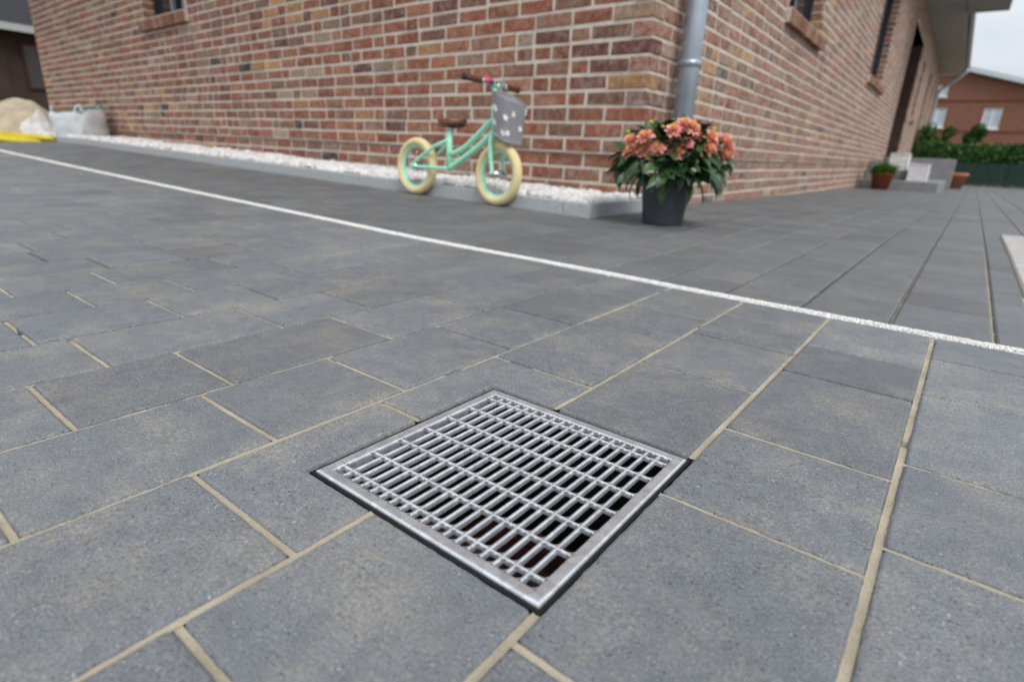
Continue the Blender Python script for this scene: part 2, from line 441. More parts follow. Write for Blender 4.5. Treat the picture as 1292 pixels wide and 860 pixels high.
# sand brushed into the joints: brim-full near the drain, missing from the tight ones
mb = MB()
def sand_fill(x0, x1, y0, y1, full):
    along_x = (x1 - x0) > (y1 - y0); ln = max(x1 - x0, y1 - y0); n = max(2, int(ln / .006)); V = []; run = []
    for s in range(n + 1):
        t = s / n
        for c in (0, .3, .7, 1):
            x, y = (x0 + (x1 - x0) * t, y0 + (y1 - y0) * c) if along_x else (x0 + (x1 - x0) * c, y0 + (y1 - y0) * t)
            z = -.0033 + .0008 * noise.noise(Vector((x * 130, y * 130, 5))) + .0008 * noise.noise(Vector((x * 22, y * 22, 8))) - (.0006 if .2 < c < .8 else 0)
            hole = noise.noise(Vector((x * 14, y * 14, 40)))
            if full < .99: z -= .0012 + .009 * smooth01((hole + (.35 if full < .9 else .08) - full * .5) / .25)
            elif hole > .42: z -= .006 * smooth01((hole - .42) / .15)
            V.append((x, y, zg(x, y) + z))
    mb.add(V, [(s * 4 + k, (s + 1) * 4 + k, (s + 1) * 4 + k + 1, s * 4 + k + 1) if along_x else (s * 4 + k, s * 4 + k + 1, (s + 1) * 4 + k + 1, (s + 1) * 4 + k) for s in range(n) for k in range(3)])
for f_ in fills: sand_fill(*f_)
for c, y1, full in ((.601, 4.2, 1), (.024, 4.3, 1), (-.561, 4.31, 1), (-1.141, 4.31, 1), (-1.716, 4.33, 1), (-2.288, 1.56, 1), (-2.288, 4.3, .3), (-2.854, 1.95, 1), (-2.854, 4.3, .2)):
    lo = -3 if full == 1 else {-2.288: 1.56, -2.854: 1.95}.get(c, -3)
    segs = [(lo, y1)]
    if c == -.561: segs = [(lo, (GY0 - .006) / H), ((GY1 + .006) / H, y1)]
    if c == -1.141: segs = [(lo, (GY0 - .006) / H), ((GY1 + .006) / H, y1)]
    for a, b in segs: sand_fill(c * H - .0034, c * H + .0034, a * H, b * H, full)
tag(mb.build('joint_sand', M_SAND, driveway), kind='stuff')

# --- footpath between the strip and the house, and on past its side
polys = []
SLX0, SLY0, SLY1 = .168, 1.90, 3.84
k = -24
while True:
    xr = .098 - .1655 * k; xl = xr - .1655; k += 1
    if xr < -14: break
    x0, x1 = xl + .0018, xr - .0018
    y = wl(x0) + HW - random.uniform(0, .2); first = True
    end = 22.9 if x1 > -2.4 else kerb_y((x0 + x1) / 2) - .004
    while y < end - .02:
        y2 = y + random.choice([.165, .165, .25]); a = max(y, wl((x0 + x1) / 2) + HW); b = min(y2 - .004, end)
        xa, xb = x0, x1
        ok = b - a > .02
        if x1 > -2.4 and x1 < -1.37:                      # bed of white pebbles and the house stand here
            if a > kerb_y(x1) - .01 and b < 3.1: ok = False
            elif a < kerb_y(x1) < b: b = kerb_y(x1) - .004
        if xb > SLX0 and b > SLY0 and a < SLY1:
            if xa < SLX0 - .03: xb = SLX0 - .004
            else: ok = False
        if x0 < -1.62 - .02 * (a - 3) and a > 3.1: ok = False
        if ok:
            s0 = wl(xa) + HW if a <= wl((xa + xb) / 2) + HW + 1e-6 else a; s1 = wl(xb) + HW if s0 != a else a
            polys.append([(xa, s0), (xb, s1), (xb, b), (xa, b)])
        y = y2
        if len(polys) > 9000: break
footpath = bed('footpath', [-15, -13, -11, -9, -7, -5.5, -4.5, -3.8, -3.2, -2.7, -2.2, -1.8, -1.4, -1, -.6, -.2, .2, .8, 1.5, 2.5, 4.2],
               lambda x: wl(x) + HW * .9, lambda x: 23.2, 40, lambda x, y: .012 - .007 * smooth01((x - .0) / .06) * (1 if x < .5 else 0))
lay(footpath, M_PAVER2, polys, 300, False)

# --- the white gravel strip between the two
mb = MB()
V = []; F = []; i = 0
x = 2.0
while x > -15:
    for dy in (-HW, -HW * .5, 0, HW * .5, HW):
        V.append((x, wl(x) + dy, zg(x, wl(x)) - .006 + .004 * (1 - (dy / HW) ** 2)))
    i += 1; x -= .08 if x > -3 else .3
F = [(a * 5 + b, a * 5 + b + 1, a * 5 + b + 6, a * 5 + b + 5) for a in range(i - 1) for b in range(4)]
mb.add(V, F, (.72, .71, .69))
x = 1.2
while x > -13:
    d = max(.9, math.hypot(x, 1.3)); r_ = .0019 * (1 if d < 1.6 else d / 1.6)
    n = max(1, int(2 * HW / (r_ * 1.7)))
    for j in range(n):
        hw_ = HW * (1 + .16 * noise.noise(Vector((x * 9, 2, 0))) + .10 * noise.noise(Vector((x * 45, 4, 0)))); yy = wl(x) - hw_ + 2 * hw_ * (j + random.random()) / n
        xx = x + random.uniform(-r_, r_); kq = random.uniform(.64, .82)
        blob(mb, (xx, yy, zg(xx, yy) - .0020 + .003 * (1 - ((yy - wl(x)) / HW) ** 2) + random.uniform(-.0006, .0010)), r_ * random.uniform(.75, 1.3), (kq, kq * .985, kq * .955), .8)
    x -= r_ * 1.6
tag(mb.build('gravel_strip', M_WHITE), 'narrow strip of fine white gravel dividing the two areas of grey paving', 'gravel strip', kind='stuff')

# --- pale slab at the right edge
M_SLAB = simple('pale_slab', (.42, .41, .39), .85, .3, var=.2, nscale=18, bump=.5, bscale=120)
mb = MB()
for i in range(4):
    ya = SLY0 + (SLY1 - SLY0) * i / 4; yb = SLY0 + (SLY1 - SLY0) * (i + 1) / 4
    pass
sl = empty('concrete_slab', (SLX0 + .3, SLY0, 0)); tag(sl, 'pale grey concrete slab strip let into the path at the right edge', 'slab')
for i in range(2):
    mb = MB(); ya = (SLY1 - SLY0) * i / 2 + .003; yb = (SLY1 - SLY0) * (i + 1) / 2 - .003
    bbox(mb, -.3, .55, ya, yb, -.08, .006, .005, xf=lambda x, y, z: (x, y, z + zg(.3, SLY0 + y)))
    mb.build('slab', M_SLAB, sl)

# ------------------------------------------------------------------ drain grate and pit
pit = empty('drain_pit', (0, 0, 0)); tag(pit, 'black plastic drain pit sunk in the paving under the steel grate', 'drain pit')
mb = MB(); px0, px1, py0, py1 = GX0 - .004, GX1 + .0035, GY0 - .004, GY1 + .004
for (a, b, c, d) in ((px0, px0 + .006, py0, py1), (px1 - .006, px1, py0, py1), (px0 + .006, px1 - .006, py0, py0 + .006), (px0 + .006, px1 - .006, py1 - .006, py1)):
    box(mb, a, b, c, d, -.30, -.0045)
mb.build('pit_wall', M_PIT, pit)
mb = MB(); box(mb, px0 - .001, px1 + .001, py0 - .001, py1 + .001, -.32, -.301); mb.build('pit_floor', M_PIT, pit)
mb = MB(); V = []; n = 22
for j in range(n + 1):
    for i in range(n + 1):
        x = px0 + .02 + (px1 - px0 - .04) * i / n; y = py0 + .02 + (py1 - py0 - .04) * j / n
        V.append((x, y, -.125 + .02 * noise.noise(Vector((x * 30, y * 30, 1))) - .05 * smooth01((y - .38) / .12)))
mb.add(V, [(j * (n + 1) + i, j * (n + 1) + i + 1, (j + 1) * (n + 1) + i + 1, (j + 1) * (n + 1) + i) for j in range(n) for i in range(n)])
mb.build('silt_basket', M_SLUDGE, pit, True)

grate = empty('drain_grate', ((GX0 + GX1) / 2, (GY0 + GY1) / 2, -.002)); tag(grate, 'square galvanised steel mesh drain grate let into the grey paving', 'drain grate')
gw, gd = (GX1 - GX0) / 2, (GY1 - GY0) / 2; FW = .0125
prof = [(0, -.028), (0, -.0030), (.0003, -.0014), (.0012, -.0004), (.0026, -.0000), (.0060, -.0002), (.0096, -.0002), (.0110, -.0004), (.0120, -.0012), (FW, -.003), (FW, -.010)]
for side in range(4):
    V = []; nseg = 14
    for s in range(nseg + 1):
        for (t, z) in prof:
            if side in (0, 2):
                half = gw - t; al = -half + 2 * half * s / nseg; wob = .0002 * noise.noise(Vector((al * 40, side * 3., 0)))
                V.append((al, (-gd + t) * (1 if side == 0 else -1), z + wob))
            else:
                half = gd - t; al = -half + 2 * half * s / nseg; wob = .0002 * noise.noise(Vector((al * 40, side * 3., 0)))
                V.append(((-gw + t) * (1 if side == 3 else -1), al, z + wob))
    m = len(prof); F = [(s * m + k, (s + 1) * m + k, (s + 1) * m + k + 1, s * m + k + 1) for s in range(nseg) for k in range(m - 1)]
    if side in (1, 0): pass
    mb = MB(); mb.add(V, F); o = mb.build('frame_bar', M_GALV, grate, True)
NC, NR = 18, 8
ix0, ix1, iy0, iy1 = -gw + FW, gw - FW, -gd + FW, gd - FW
xp = (ix1 - ix0) / NC
ylines = [iy0 + .012 + (iy1 - iy0 - .024) * k / 6 for k in range(7)]
def rib(length, thick, ztop, height):
    h = thick / 2; pr = [(-h, -height), (-h, -.0019), (-h * .72, -.0006), (-h * .3, 0), (h * .3, 0), (h * .72, -.0006), (h, -.0019), (h, -height)]
    V = []; n = 6
    for s in range(n + 1):
        y = -length / 2 + length * s / n
        V += [(px, y, ztop + pz) for px, pz in pr]
    return V, [(s * 8 + k, s * 8 + k + 1, (s + 1) * 8 + k + 1, (s + 1) * 8 + k) for s in range(n) for k in range(7)]
V, F = rib(iy1 - iy0 + .001, .0036, -.0003, .0056); me = MB().add(V, F).mesh('bearing_bar', M_GALV, True)
for k in range(1, NC): put('bearing_bar', me, grate, Matrix.Translation((ix0 + xp * k, 0, random.gauss(0, .00012))))
V, F = rib(ix1 - ix0 + .001, .0034, -.0005, .0052); me = MB().add(V, F).mesh('cross_bar', M_GALV, True)
for y in ylines: put('cross_bar', me, grate, Matrix.Translation((0, y, 0)) @ Matrix.Rotation(R(90), 4, 'Z'))
mb = MB(); yl = [iy0 - .0014] + ylines + [iy1 + .0014]
for c in range(NC):
    for r in range(NR):
        xa, xb = ix0 + xp * c + (.0014 if c else -.0002), ix0 + xp * (c + 1) - (.0014 if c < NC - 1 else -.0002)
        ya, yb = yl[r] + .0014, yl[r + 1] - .0014
        rad = min(.0036, (yb - ya) * .4)
        for (cx, cy, sx, sy) in ((xa, ya, 1, 1), (xb, ya, -1, 1), (xb, yb, -1, -1), (xa, yb, 1, -1)):
            o_ = (cx + sx * rad, cy + sy * rad); P = [(cx, cy)]
            for q in range(5):
                g = math.pi / 2 * q / 4; P.append((o_[0] - sx * rad * math.sin(g), o_[1] - sy * rad * math.cos(g)))
            if sx * sy < 0: P = [P[0]] + P[:0:-1]
            V = [(x, y, -.0009) for x, y in P] + [(x, y, -.0035 if i else -.0035) for i, (x, y) in enumerate(P)] + [(x, y, -.0052) for x, y in P]
            F = [tuple(reversed(range(6)))] + [(q, q + 1, q + 7, q + 6) for q in range(1, 5)] + [(q + 6, q + 7, q + 13, q + 12) for q in range(1, 5)]
            mb.add(V, F)
tag(mb.build('zinc_fillet', M_GALV, grate, False), kind='stuff')

# ------------------------------------------------------------------ the brick house
CX, CY = -1.465, 3.002                        # house corner
FA, SB = .03, -.02
house = empty('brick_house', (CX, CY, 0)); tag(house, 'large house of weathered red and brown bricks with pale mortar', 'house')
uf = Vector((-math.cos(FA), math.sin(FA), 0)); nf = Vector((-math.sin(FA), -math.cos(FA), 0))
us = Vector((math.sin(SB), math.cos(SB), 0)); ns = Vector((math.cos(SB), -math.sin(SB), 0))
Z = Vector((0, 0, 1))
def front(u, d, z): return uf * u + nf * d + Z * z          # relative to the corner
def side(u, d, z): return us * u + ns * d + Z * z
PITCH, JOINT, ZB = .0833, .0178, .041 - 3 * .0833
NCOURSE = 50
PLINTH = .2905
TONES = [((.245, .088, .054), 34), ((.220, .115, .077), 22), ((.285, .120, .068), 16), ((.260, .170, .116), 10), ((.30, .225, .160), 4), ((.37, .205, .090), 5), ((.055, .042, .040), 2.6), ((.168, .074, .056), 9)]
TW = sum(w_ for _, w_ in TONES)
def brick_tone():
    r_ = random.uniform(0, TW)
    for t, w_ in TONES:
        r_ -= w_
        if r_ <= 0: break
    k = random.uniform(.86, 1.3); return tuple(v * k for v in t)
def brick(mb, fr, u0, u1, z0, z1, d, tone, depth=.045, org=Vector((0, 0, 0)), dirn=1):
    j = lambda s=.0016: random.gauss(0, s)
    V = []
    for (ins, dd) in ((0, -depth), (0, d - .0035), (.0045, d)):
        sh = [(j(.0022), j(.0022)) for _ in range(4)] if dd > -depth else [(0, 0)] * 4
        c = [(u0 + ins, z0 + ins), (u1 - ins, z0 + ins), (u1 - ins, z1 - ins), (u0 + ins, z1 - ins)]
        V += [fr(a + s_[0], dd + (j(.0008) if dd == d else 0), b + s_[1]) - org for (a, b), s_ in zip(c, sh)]
    F = [(k + r * 4, (k + 1) % 4 + r * 4, (k + 1) % 4 + r * 4 + 4, k + r * 4 + 4) for r in range(2) for k in range(4)] + [(8, 9, 10, 11)]
    if dirn < 0: F = [tuple(reversed(f_)) for f_ in F]
    mb.add(V, F, tone)
def wall_bricks(fr, length, openings, parity, top):
    """(u0,u1,z0,z1,kind) rows with stretchers and stray headers, cut at the openings"""
    out = []
    for c in range(NCOURSE):
        z0 = ZB + c * PITCH + JOINT / 2; z1 = z0 + PITCH - JOINT
        if z1 > top: break
        corner = .24 if (c + parity) % 2 == 0 else .115
        cells = []; own = (c + parity) % 2 == 0
        u = 0.
        first = True
        while u < length:
            if first: ln = corner
            else: ln = .24 if random.random() < .74 else .115
            ln *= 1 if first else random.uniform(.97, 1.02)
            cells.append((u, min(u + ln, length), first)); first = False; u += ln + JOINT
        for (a, b, fst) in cells:
            seg = [(a, b)]
            for (o0, o1, p0, p1) in openings:
                if z1 > p0 + .01 and z0 < p1 - .01:
                    nseg = []
                    for (s0, s1) in seg:
                        if s1 <= o0 or s0 >= o1: nseg.append((s0, s1))
                        else:
                            if s0 < o0: nseg.append((s0, o0))
                            if s1 > o1: nseg.append((o1, s1))
                    seg = nseg
            for (s0, s1) in seg:
                if s1 - s0 > .02: out.append((s0, s1, z0, z1, fst, own))
    return out
def wall(name, fr, length, openings, parity, top, limit, dirn, bmat):
    # mortar backing pierced by the openings
    mb = MB()
    us_ = sorted({.24, length} | {q for o_ in openings for q in o_[:2]}); zs_ = sorted({ZB, PLINTH, top} | {q for o_ in openings for q in o_[2:]})
    for a, b in zip(us_, us_[1:]):
        for c, d in zip(zs_, zs_[1:]):
            um, zm = (a + b) / 2, (c + d) / 2
            if any(o_[0] < um < o_[1] and o_[2] < zm < o_[3] for o_ in openings): continue
            box(mb, a, b, -.30, -.0035 - (.016 if zm < PLINTH else 0), c, d, xf=fr)
    wo = mb.build(name, M_MORTAR, house)
    items = []
    for (u0, u1, z0, z1, fst, own) in wall_bricks(fr, length, openings, parity, top):
        d = max(-.0012, random.gauss(.0006, .0014)) + (-.016 if z1 < PLINTH + .01 else 0)
        if fst and not own: continue                      # the other wall's corner brick fills this place
        P = [project(Vector((CX, CY, 0)) + fr(a, 0, b)) for a, b in ((u0, z0), (u1, z0), (u1, z1), (u0, z1))]
        ar = 0
        if all(P):
            P = [(min(1292, max(0, p[0])), min(860, max(0, p[1]))) for p in P]
            ar = abs(sum(P[i - 1][0] * P[i][1] - P[i][0] * P[i - 1][1] for i in range(4))) / 2
        items.append((ar, u0, u1, z0, z1, d, fst))
    items.sort(key=lambda q: -q[0]); rest = MB()
    for i, (ar, u0, u1, z0, z1, d, fst) in enumerate(items):
        t = brick_tone(); dep = .115 if fst else .045
        if fst: u0 = u0 + (.016 if z1 < PLINTH + .01 else 0) + random.gauss(0, .001)
        if i < limit:
            b = MB(); org = fr((u0 + u1) / 2, 0, z0); brick(b, fr, u0, u1, z0, z1, d, t, dep, org, dirn)
            o_ = b.build('brick', bmat, wo); o_.location = org
        else: brick(rest, fr, u0, u1, z0, z1, d, t, dep, dirn=dirn)
    tag(rest.build('distant_bricks', bmat, wo), kind='stuff')
    return wo
FO = [(5.42, 6.53, 1.525, 2.9)]
SO = [(2.53, 3.88, 1.49, 2.75), (7.75, 9.55, 1.60, 3.05), (13.0, 16.2, .30, 3.25), (17.3, 18.3, 1.60, 3.05), (20.9, 22.1, .80, 3.2), (23.6, 24.4, 1.4, 3.1)]
TOP = 3.80
front_wall = wall('front_wall', front, 11.12, FO, 0, TOP, 150, -1, M_BRICK)
side_wall = wall('side_wall', side, 27.0, SO, 1, TOP, 150, 1, M_BRICK2)
M_FRAME = simple('window_frame_paint', (.018, .022, .032), .35, .5)
M_GLASS = None
def glassmat():
    m = Mat('window_glass'); m.b.inputs['Base Color'].default_value = (.02, .025, .03, 1)
    m.b.inputs['Roughness'].default_value = .04; m.b.inputs['Specular IOR Level'].default_value = 1.0; m.b.inputs['IOR'].default_value = 1.75
    return m.m
M_GLASS = glassmat()
M_CURT = simple('window_blind', (.42, .50, .58), .8, .2)
def window(fr, u0, u1, z0, z1, dirn, sill=True, mull=True, deep=.115):
    # jambs of brick ends
    wf = MB(); t = .055; dd0, dd1 = -deep - .07, -deep
    box(wf, u0 + .003, u0 + t, dd0, dd1, z0, z1, xf=fr); box(wf, u1 - t, u1 - .003, dd0, dd1, z0, z1, xf=fr)
    box(wf, u0 + t, u1 - t, dd0, dd1, z0, z0 + t, xf=fr); box(wf, u0 + t, u1 - t, dd0, dd1, z1 - t, z1, xf=fr)
    if mull:
        um = (u0 + u1) / 2; box(wf, um - .045, um + .045, dd0 + .002, dd1 - .004, z0 + t, z1 - t, xf=fr)
    win = wf.build('window', M_FRAME, house)
    halves = [(u0 + t, (u0 + u1) / 2 - .045), ((u0 + u1) / 2 + .045, u1 - t)] if mull else [(u0 + t, u1 - t)]
    for a, b in halves:
        g = MB(); box(g, a, b, dd0 + .02, dd0 + .03, z0 + t, z1 - t, xf=fr); g.build('pane', M_GLASS, win)
    rv = MB()
    c = 0
    while True:
        a = ZB + c * PITCH + JOINT / 2; b = a + PITCH - JOINT; c += 1
        if a > z1: break
        if b < z0 + .01: continue
        for (ua, ub) in ((u0 - .045, u0 + .003), (u1 - .003, u1 + .045)):
            box(rv, ua + .0, ub - .0, -deep + .001, -.02, max(a, z0 + .002), min(b, z1 - .002), brick_tone(), xf=fr)
    tag(rv.build('reveal_bricks', M_BRICK, house), kind='stuff')
    mm = MB()
    for (ua, ub) in ((u0 - .03, u0 - .004), (u1 + .004, u1 + .03)): box(mm, ua, ub, -deep, -.015, z0, z1, xf=fr)
    box(mm, u0, u1, -.29, -deep - .075, z0 - .02, z1, xf=fr) if False else None
    mm.build('reveal_mortar', M_MORTAR, house)
    dk = MB(); box(dk, u0 - .01, u1 + .01, -.36, -.305, z0 - .01, z1 + .01, xf=fr); dk.build('dark_interior', M_PIT, house)
    if sill:
        n = int((u1 - u0 + .12) / .0775); a0 = u0 - .06; st = (u1 - u0 + .12) / n
        ms = MB(); box(ms, a0 + .003, a0 + n * st - .003, -deep, .038, z0 - .118, z0 - .012, xf=fr); sm = ms.build('window_sill', M_MORTAR, house)
        for k in range(n):
            b = MB(); org = fr(a0 + k * st + st / 2, 0, z0 - .06); tn = brick_tone()
            if tn[0] < .1: tn = (.15, .08, .055)
            ua, ub = a0 + k * st + .005, a0 + (k + 1) * st - .005
            P = [(-deep, z0 - .122), (.05, z0 - .128), (.055, z0 - .03), (.045, z0 - .022), (-deep, z0 - .002)]
            V = [fr(ua, p, q) - org for p, q in P] + [fr(ub, p, q) - org for p, q in P]
            F = [(0, 1, 2, 3, 4), (9, 8, 7, 6, 5)] + [(k2, k2 + 5, (k2 + 1) % 5 + 5, (k2 + 1) % 5) for k2 in range(5)]
            if dirn > 0: F = [tuple(reversed(f_)) for f_ in F]
            b.add(V, F, tn); o_ = b.build('sill_brick', M_BRICK, sm); o_.location = org
window(front, *FO[0], -1)
window(side, *SO[0], 1)
window(side, *SO[1], 1)
window(side, *SO[3], 1, mull=False)
window(side, *SO[4], 1, sill=False, mull=False)
window(side, *SO[5], 1, mull=False)
# mortar core of the corner
mb = MB(); Q = [side(.0045, -.0045, 0), side(.25, -.0045, 0), side(.25, -.25, 0), front(.25, -.0045, 0)]
Q2 = [side(.0205, -.0205, 0), side(.25, -.0205, 0), side(.25, -.25, 0), front(.25, -.0205, 0)]
for P_, za, zb in ((Q2, ZB, PLINTH), (Q, PLINTH, TOP)):
    mb.add([p + Z * za for p in P_] + [p + Z * zb for p in P_], BOXF)
mb.build('corner_core', M_MORTAR, house)
# entrance recess with a dark door
M_DOOR = simple('dark_door', (.035, .022, .017), .5, .4)
u0, u1, z0, z1 = SO[2]
mb = MB(); box(mb, u0 - .02, u1 + .02, -.62, -.5, z0 - .3, z1 + .05, xf=side); dr = mb.build('door', M_DOOR, house)
for k in range(3):
    mb = MB(); a = u0 + .15 + k * 1.0; bbox(mb, a, a + .9, -.5, -.47, z0 + .1, z1 - .2, .01, xf=side); p_ = mb.build('door_panel', M_DOOR, dr)
mb = MB(); tube(mb, [side(u0 + 2.05, -.42, 1.2), side(u0 + 2.05, -.42, 1.9)], .018); mb.build('handle', M_GALV, dr)
M_JAMB = simple('dark_brown_jamb', (.075, .050, .040), .7, .3, var=.25, nscale=5)  # jambs of the entrance recess faced in dark brown, no bricks here
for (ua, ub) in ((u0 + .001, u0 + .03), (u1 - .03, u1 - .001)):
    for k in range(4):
        mb = MB(); bbox(mb, ua, ub, -.5 + .12 * k, -.385 + .12 * k, z0, z1, .006, xf=side); mb.build('jamb_strip', M_JAMB, dr)
mm = MB()
pass
box(mm, u0, u1, -.5, -.02, z1, z1 + .03, xf=side); mm.build('reveal_mortar', M_MORTAR, house)

# roof: boarded soffit, gutter, tiles
M_SOFFIT = simple('soffit_board', (.38, .375, .37), .7, .3, nscale=3)
M_ZINC = simple('zinc', (.36, .41, .46), .42, .5, .75, var=.12, nscale=12)
M_ZINCP = simple('zinc_pipe', (.40, .46, .53), .38, .5, .55, var=.1, nscale=9)
M_TILE = simple('roof_tile', (.04, .04, .043), .9, .1)
OV = .74; OC = 1.52
mb = MB()
box(mb, -.3, 27.6, -.35, OV - .001, 3.83, 3.99, xf=side)
rf = mb.build('roof', M_SOFFIT, house)
for k in range(8):
    mb = MB(); a = k * 3.4 - .3; box(mb, a, a + 3.38, -.002, OV - .02, 3.805, 3.828, xf=side); mb.build('soffit_panel', M_SOFFIT, rf)
mb = MB(); box(mb, 11.2, 15.62, OV + .001, OC, 3.79, 4.05, xf=side); mb.build('canopy', M_SOFFIT, rf)
mb = MB(); box(mb, -.3, 11.5, -OV, .0, 3.81, 3.98, xf=lambda u, d, z: front(u, -d, z)); mb.build('front_soffit', M_SOFFIT, rf)
mb = MB()
A = [side(-.3, OV, 3.99), side(27.6, OV, 3.99), side(27.6, -5.5, 7.4), side(-.3 + 4, -5.5, 7.4), front(11.5, OV, 3.99) + us * 0, front(-OV, OV, 3.99)]
V = [side(-OV, OV + .05, 3.995), side(27.7, OV + .05, 3.995), side(27.7, -5.6, 7.2), side(5.0, -5.6, 7.2), side(-OV, -11.6, 3.995), side(27.7, -11.6, 3.995)]
mb.add(V, [(0, 1, 2, 3), (4, 0, 3), (5, 4, 3, 2)]); mb.build('roof_tiles', M_TILE, rf)
# back walls so the house is closed
mb = MB()
for (ua, ub, da, db) in ((26.7, 27.0, -11.0, -.3),): box(mb, ua, ub, da, db, ZB, TOP, xf=side)
box(mb, 1.2, 26.7, -11.0, -10.75, ZB, TOP, xf=side); mb.build('rear_wall', M_MORTAR, house)
# gutter along the far eaves
mb = MB(); V = []; n = 10
for s, u in enumerate((15.65, 21.6, 27.7)):
    for k in range(n + 1):
        g = math.pi * k / n; V.append(side(u, OV + .075 - .07 * math.cos(g), 3.98 - .085 * math.sin(g)))
F = [(s * (n + 1) + k, s * (n + 1) + k + 1, (s + 1) * (n + 1) + k + 1, (s + 1) * (n + 1) + k) for s in range(2) for k in range(n)]
mb.add(V, F); mb.add([side(15.65, OV + .075 - .07 * math.cos(math.pi * k / n), 3.98 - .085 * math.sin(math.pi * k / n)) for k in range(n + 1)], [tuple(range(n + 1))])
mb.build('gutter', M_ZINC, rf, True)
def downpipe(pts, r_, brackets, name='downpipe'):
    mb = MB(); tube(mb, pts, r_, 20); dp = mb.build(name, M_ZINCP, house, True)
    for z in brackets:
        p = Vector(pts[0]) if isinstance(z, tuple) else Vector(pts[0]); q = Vector((p.x, p.y, z))
        b = MB(); lathe(b, [(r_ + .0005, -.016), (r_ + .006, -.016), (r_ + .006, -.004), (r_ + .008, 0), (r_ + .006, .004), (r_ + .006, .016), (r_ + .0005, .016)], 24, xf=lambda x, y, zz: (x + q.x, y + q.y, zz + q.z))
        tube(b, [q + ns * -.16 , q - ns * (r_)], .006, 8); tube(b, [q + us * (r_ + .012) + ns * .012, q + us * (r_ + .012) - ns * .012], .007, 8)
        b.build('bracket', M_ZINCP, dp, True)
    return dp
downpipe([side(.315, .09, -.02), side(.315, .09, 1.0), side(.315, .09, 2.0), side(.315, .09, 3.45), side(.315, .3, 3.65), side(.315, OV + .05, 3.86)], .0555, (.78, 2.2))
downpipe([side(26.2, .09, -.25), side(26.2, .09, 2.0), side(26.2, .09, 3.05), side(26.2, .2, 3.22), side(26.2, .68, 3.62), side(26.2, OV + .07, 3.78), side(26.2, OV + .07, 3.9)], .06, (1.0, 2.6))

# ------------------------------------------------------------------ edging and pebble bed along the front
edging = empty('garden_edging', (-1.36, 2.36, 0)); tag(edging, 'low grey concrete edging holding white pebbles along the brick wall', 'edging')
KT, KH = .05, .064
def kz(x): return zg(x, kerb_y(x))
def kerb_piece(xa, xb, miter=False):
    mb = MB(); ox, oy = -1.36, 2.36
    bbox(mb, 0, 1, 0, KT, -.12, KH, .004, xf=lambda a, b, c: ((xb + (xa - xb) * a) - ox, kerb_y(xb + (xa - xb) * a) + b - oy, c + kz(xb + (xa - xb) * a)))
    mb.build('edging_stone', M_KERB, edging)
x = -1.380; first = True
while x > -13:
    ln = .155 if first else .995
    kerb_piece(x, x - ln); x -= ln + .004; first = False
mb = MB(); bbox(mb, 0, KT, KT + .003, .60, -.12, KH, .004, xf=lambda a, b, c: (-1.380 - KT + a + 1.36 - .02 * b, kerb_y(-1.357) + b - 2.36, c + .004)); mb.build('edging_stone', M_KERB, edging)
mb = MB()
def wall_y(x): return CY + math.tan(FA) * (CX - x)
V = []; xs = [-1.40, -1.7, -2.2, -3, -4, -5, -6, -7, -8, -9, -10, -11, -12.4]
for x in xs: V += [(x, kerb_y(x) + KT * .8, kz(x) + KH - .04), (x, wall_y(x) + .02, kz(x) + KH - .035)]
mb.add(V, [(2 * i, 2 * i + 1, 2 * i + 3, 2 * i + 2) for i in range(len(xs) - 1)], (.5, .49, .47))
x = -1.42
while x > -11.8:
    far = max(0, -x - 2.2); r_ = .0165 + .0022 * min(far, 5)
    y = kerb_y(x) + KT + r_ * .8
    while y < wall_y(x) - .01:
        xx, yy = x + random.uniform(-r_, r_) * .8, y + random.uniform(-r_, r_) * .6; kq = random.uniform(.56, .78)
        hump = .016 * (1 + noise.noise(Vector((xx * 5, yy * 5, 2)))) 
        blob(mb, (xx, yy, kz(xx) + KH - .014 + hump + random.uniform(-.006, .008)), r_ * random.uniform(.8, 1.45), (kq, kq * .985, kq * .965), .85, .35)
        y += r_ * 1.5
    x -= r_ * 1.5
tag(mb.build('pebble_bed', M_WHITE), 'bed of white pebbles between the edging and the brick wall', 'pebbles', kind='stuff')

# ------------------------------------------------------------------ child's balance bike
M_MINT = simple('mint_paint', (.36, .80, .57), .3, .5, var=.04)
M_TYRE = simple('cream_rubber', (.72, .59, .33), .7, .3, var=.07, nscale=50)
M_CHROME = simple('bright_metal', (.62, .63, .65), .22, .5, 1., var=.06)
M_LEATH = simple('brown_leather', (.115, .045, .018), .5, .4, var=.2, nscale=60, bump=.3, bscale=300)
M_BLACK = simple('black_plastic', (.02, .02, .022), .45, .4)
M_CLOTH = simple('grey_cloth', (.26, .255, .275), .95, .1, var=.1, nscale=400, bump=.6, bdist=.001, bscale=900)
M_STAR = simple('white_print', (.78, .77, .76), .9, .1)
M_BELL = simple('pink_bell', (.58, .035, .16), .3, .5)
M_BLUE = simple('blue_ribbon', (.03, .10, .28), .5, .4)
bx, by = -2.562, 2.372
bz = zg(bx, by); bang = math.atan2(-.012, .62)
bike = empty('balance_bike', (bx, by, bz), bang); tag(bike, 'mint green child balance bike with cream tyres and starry grey bag', 'bicycle')
bike.rotation_euler = (R(-3.0), math.atan2(.008, .62), bang); bike.scale = (1.07, 1.07, 1.07)
WR, TR_ = .1475, .0215
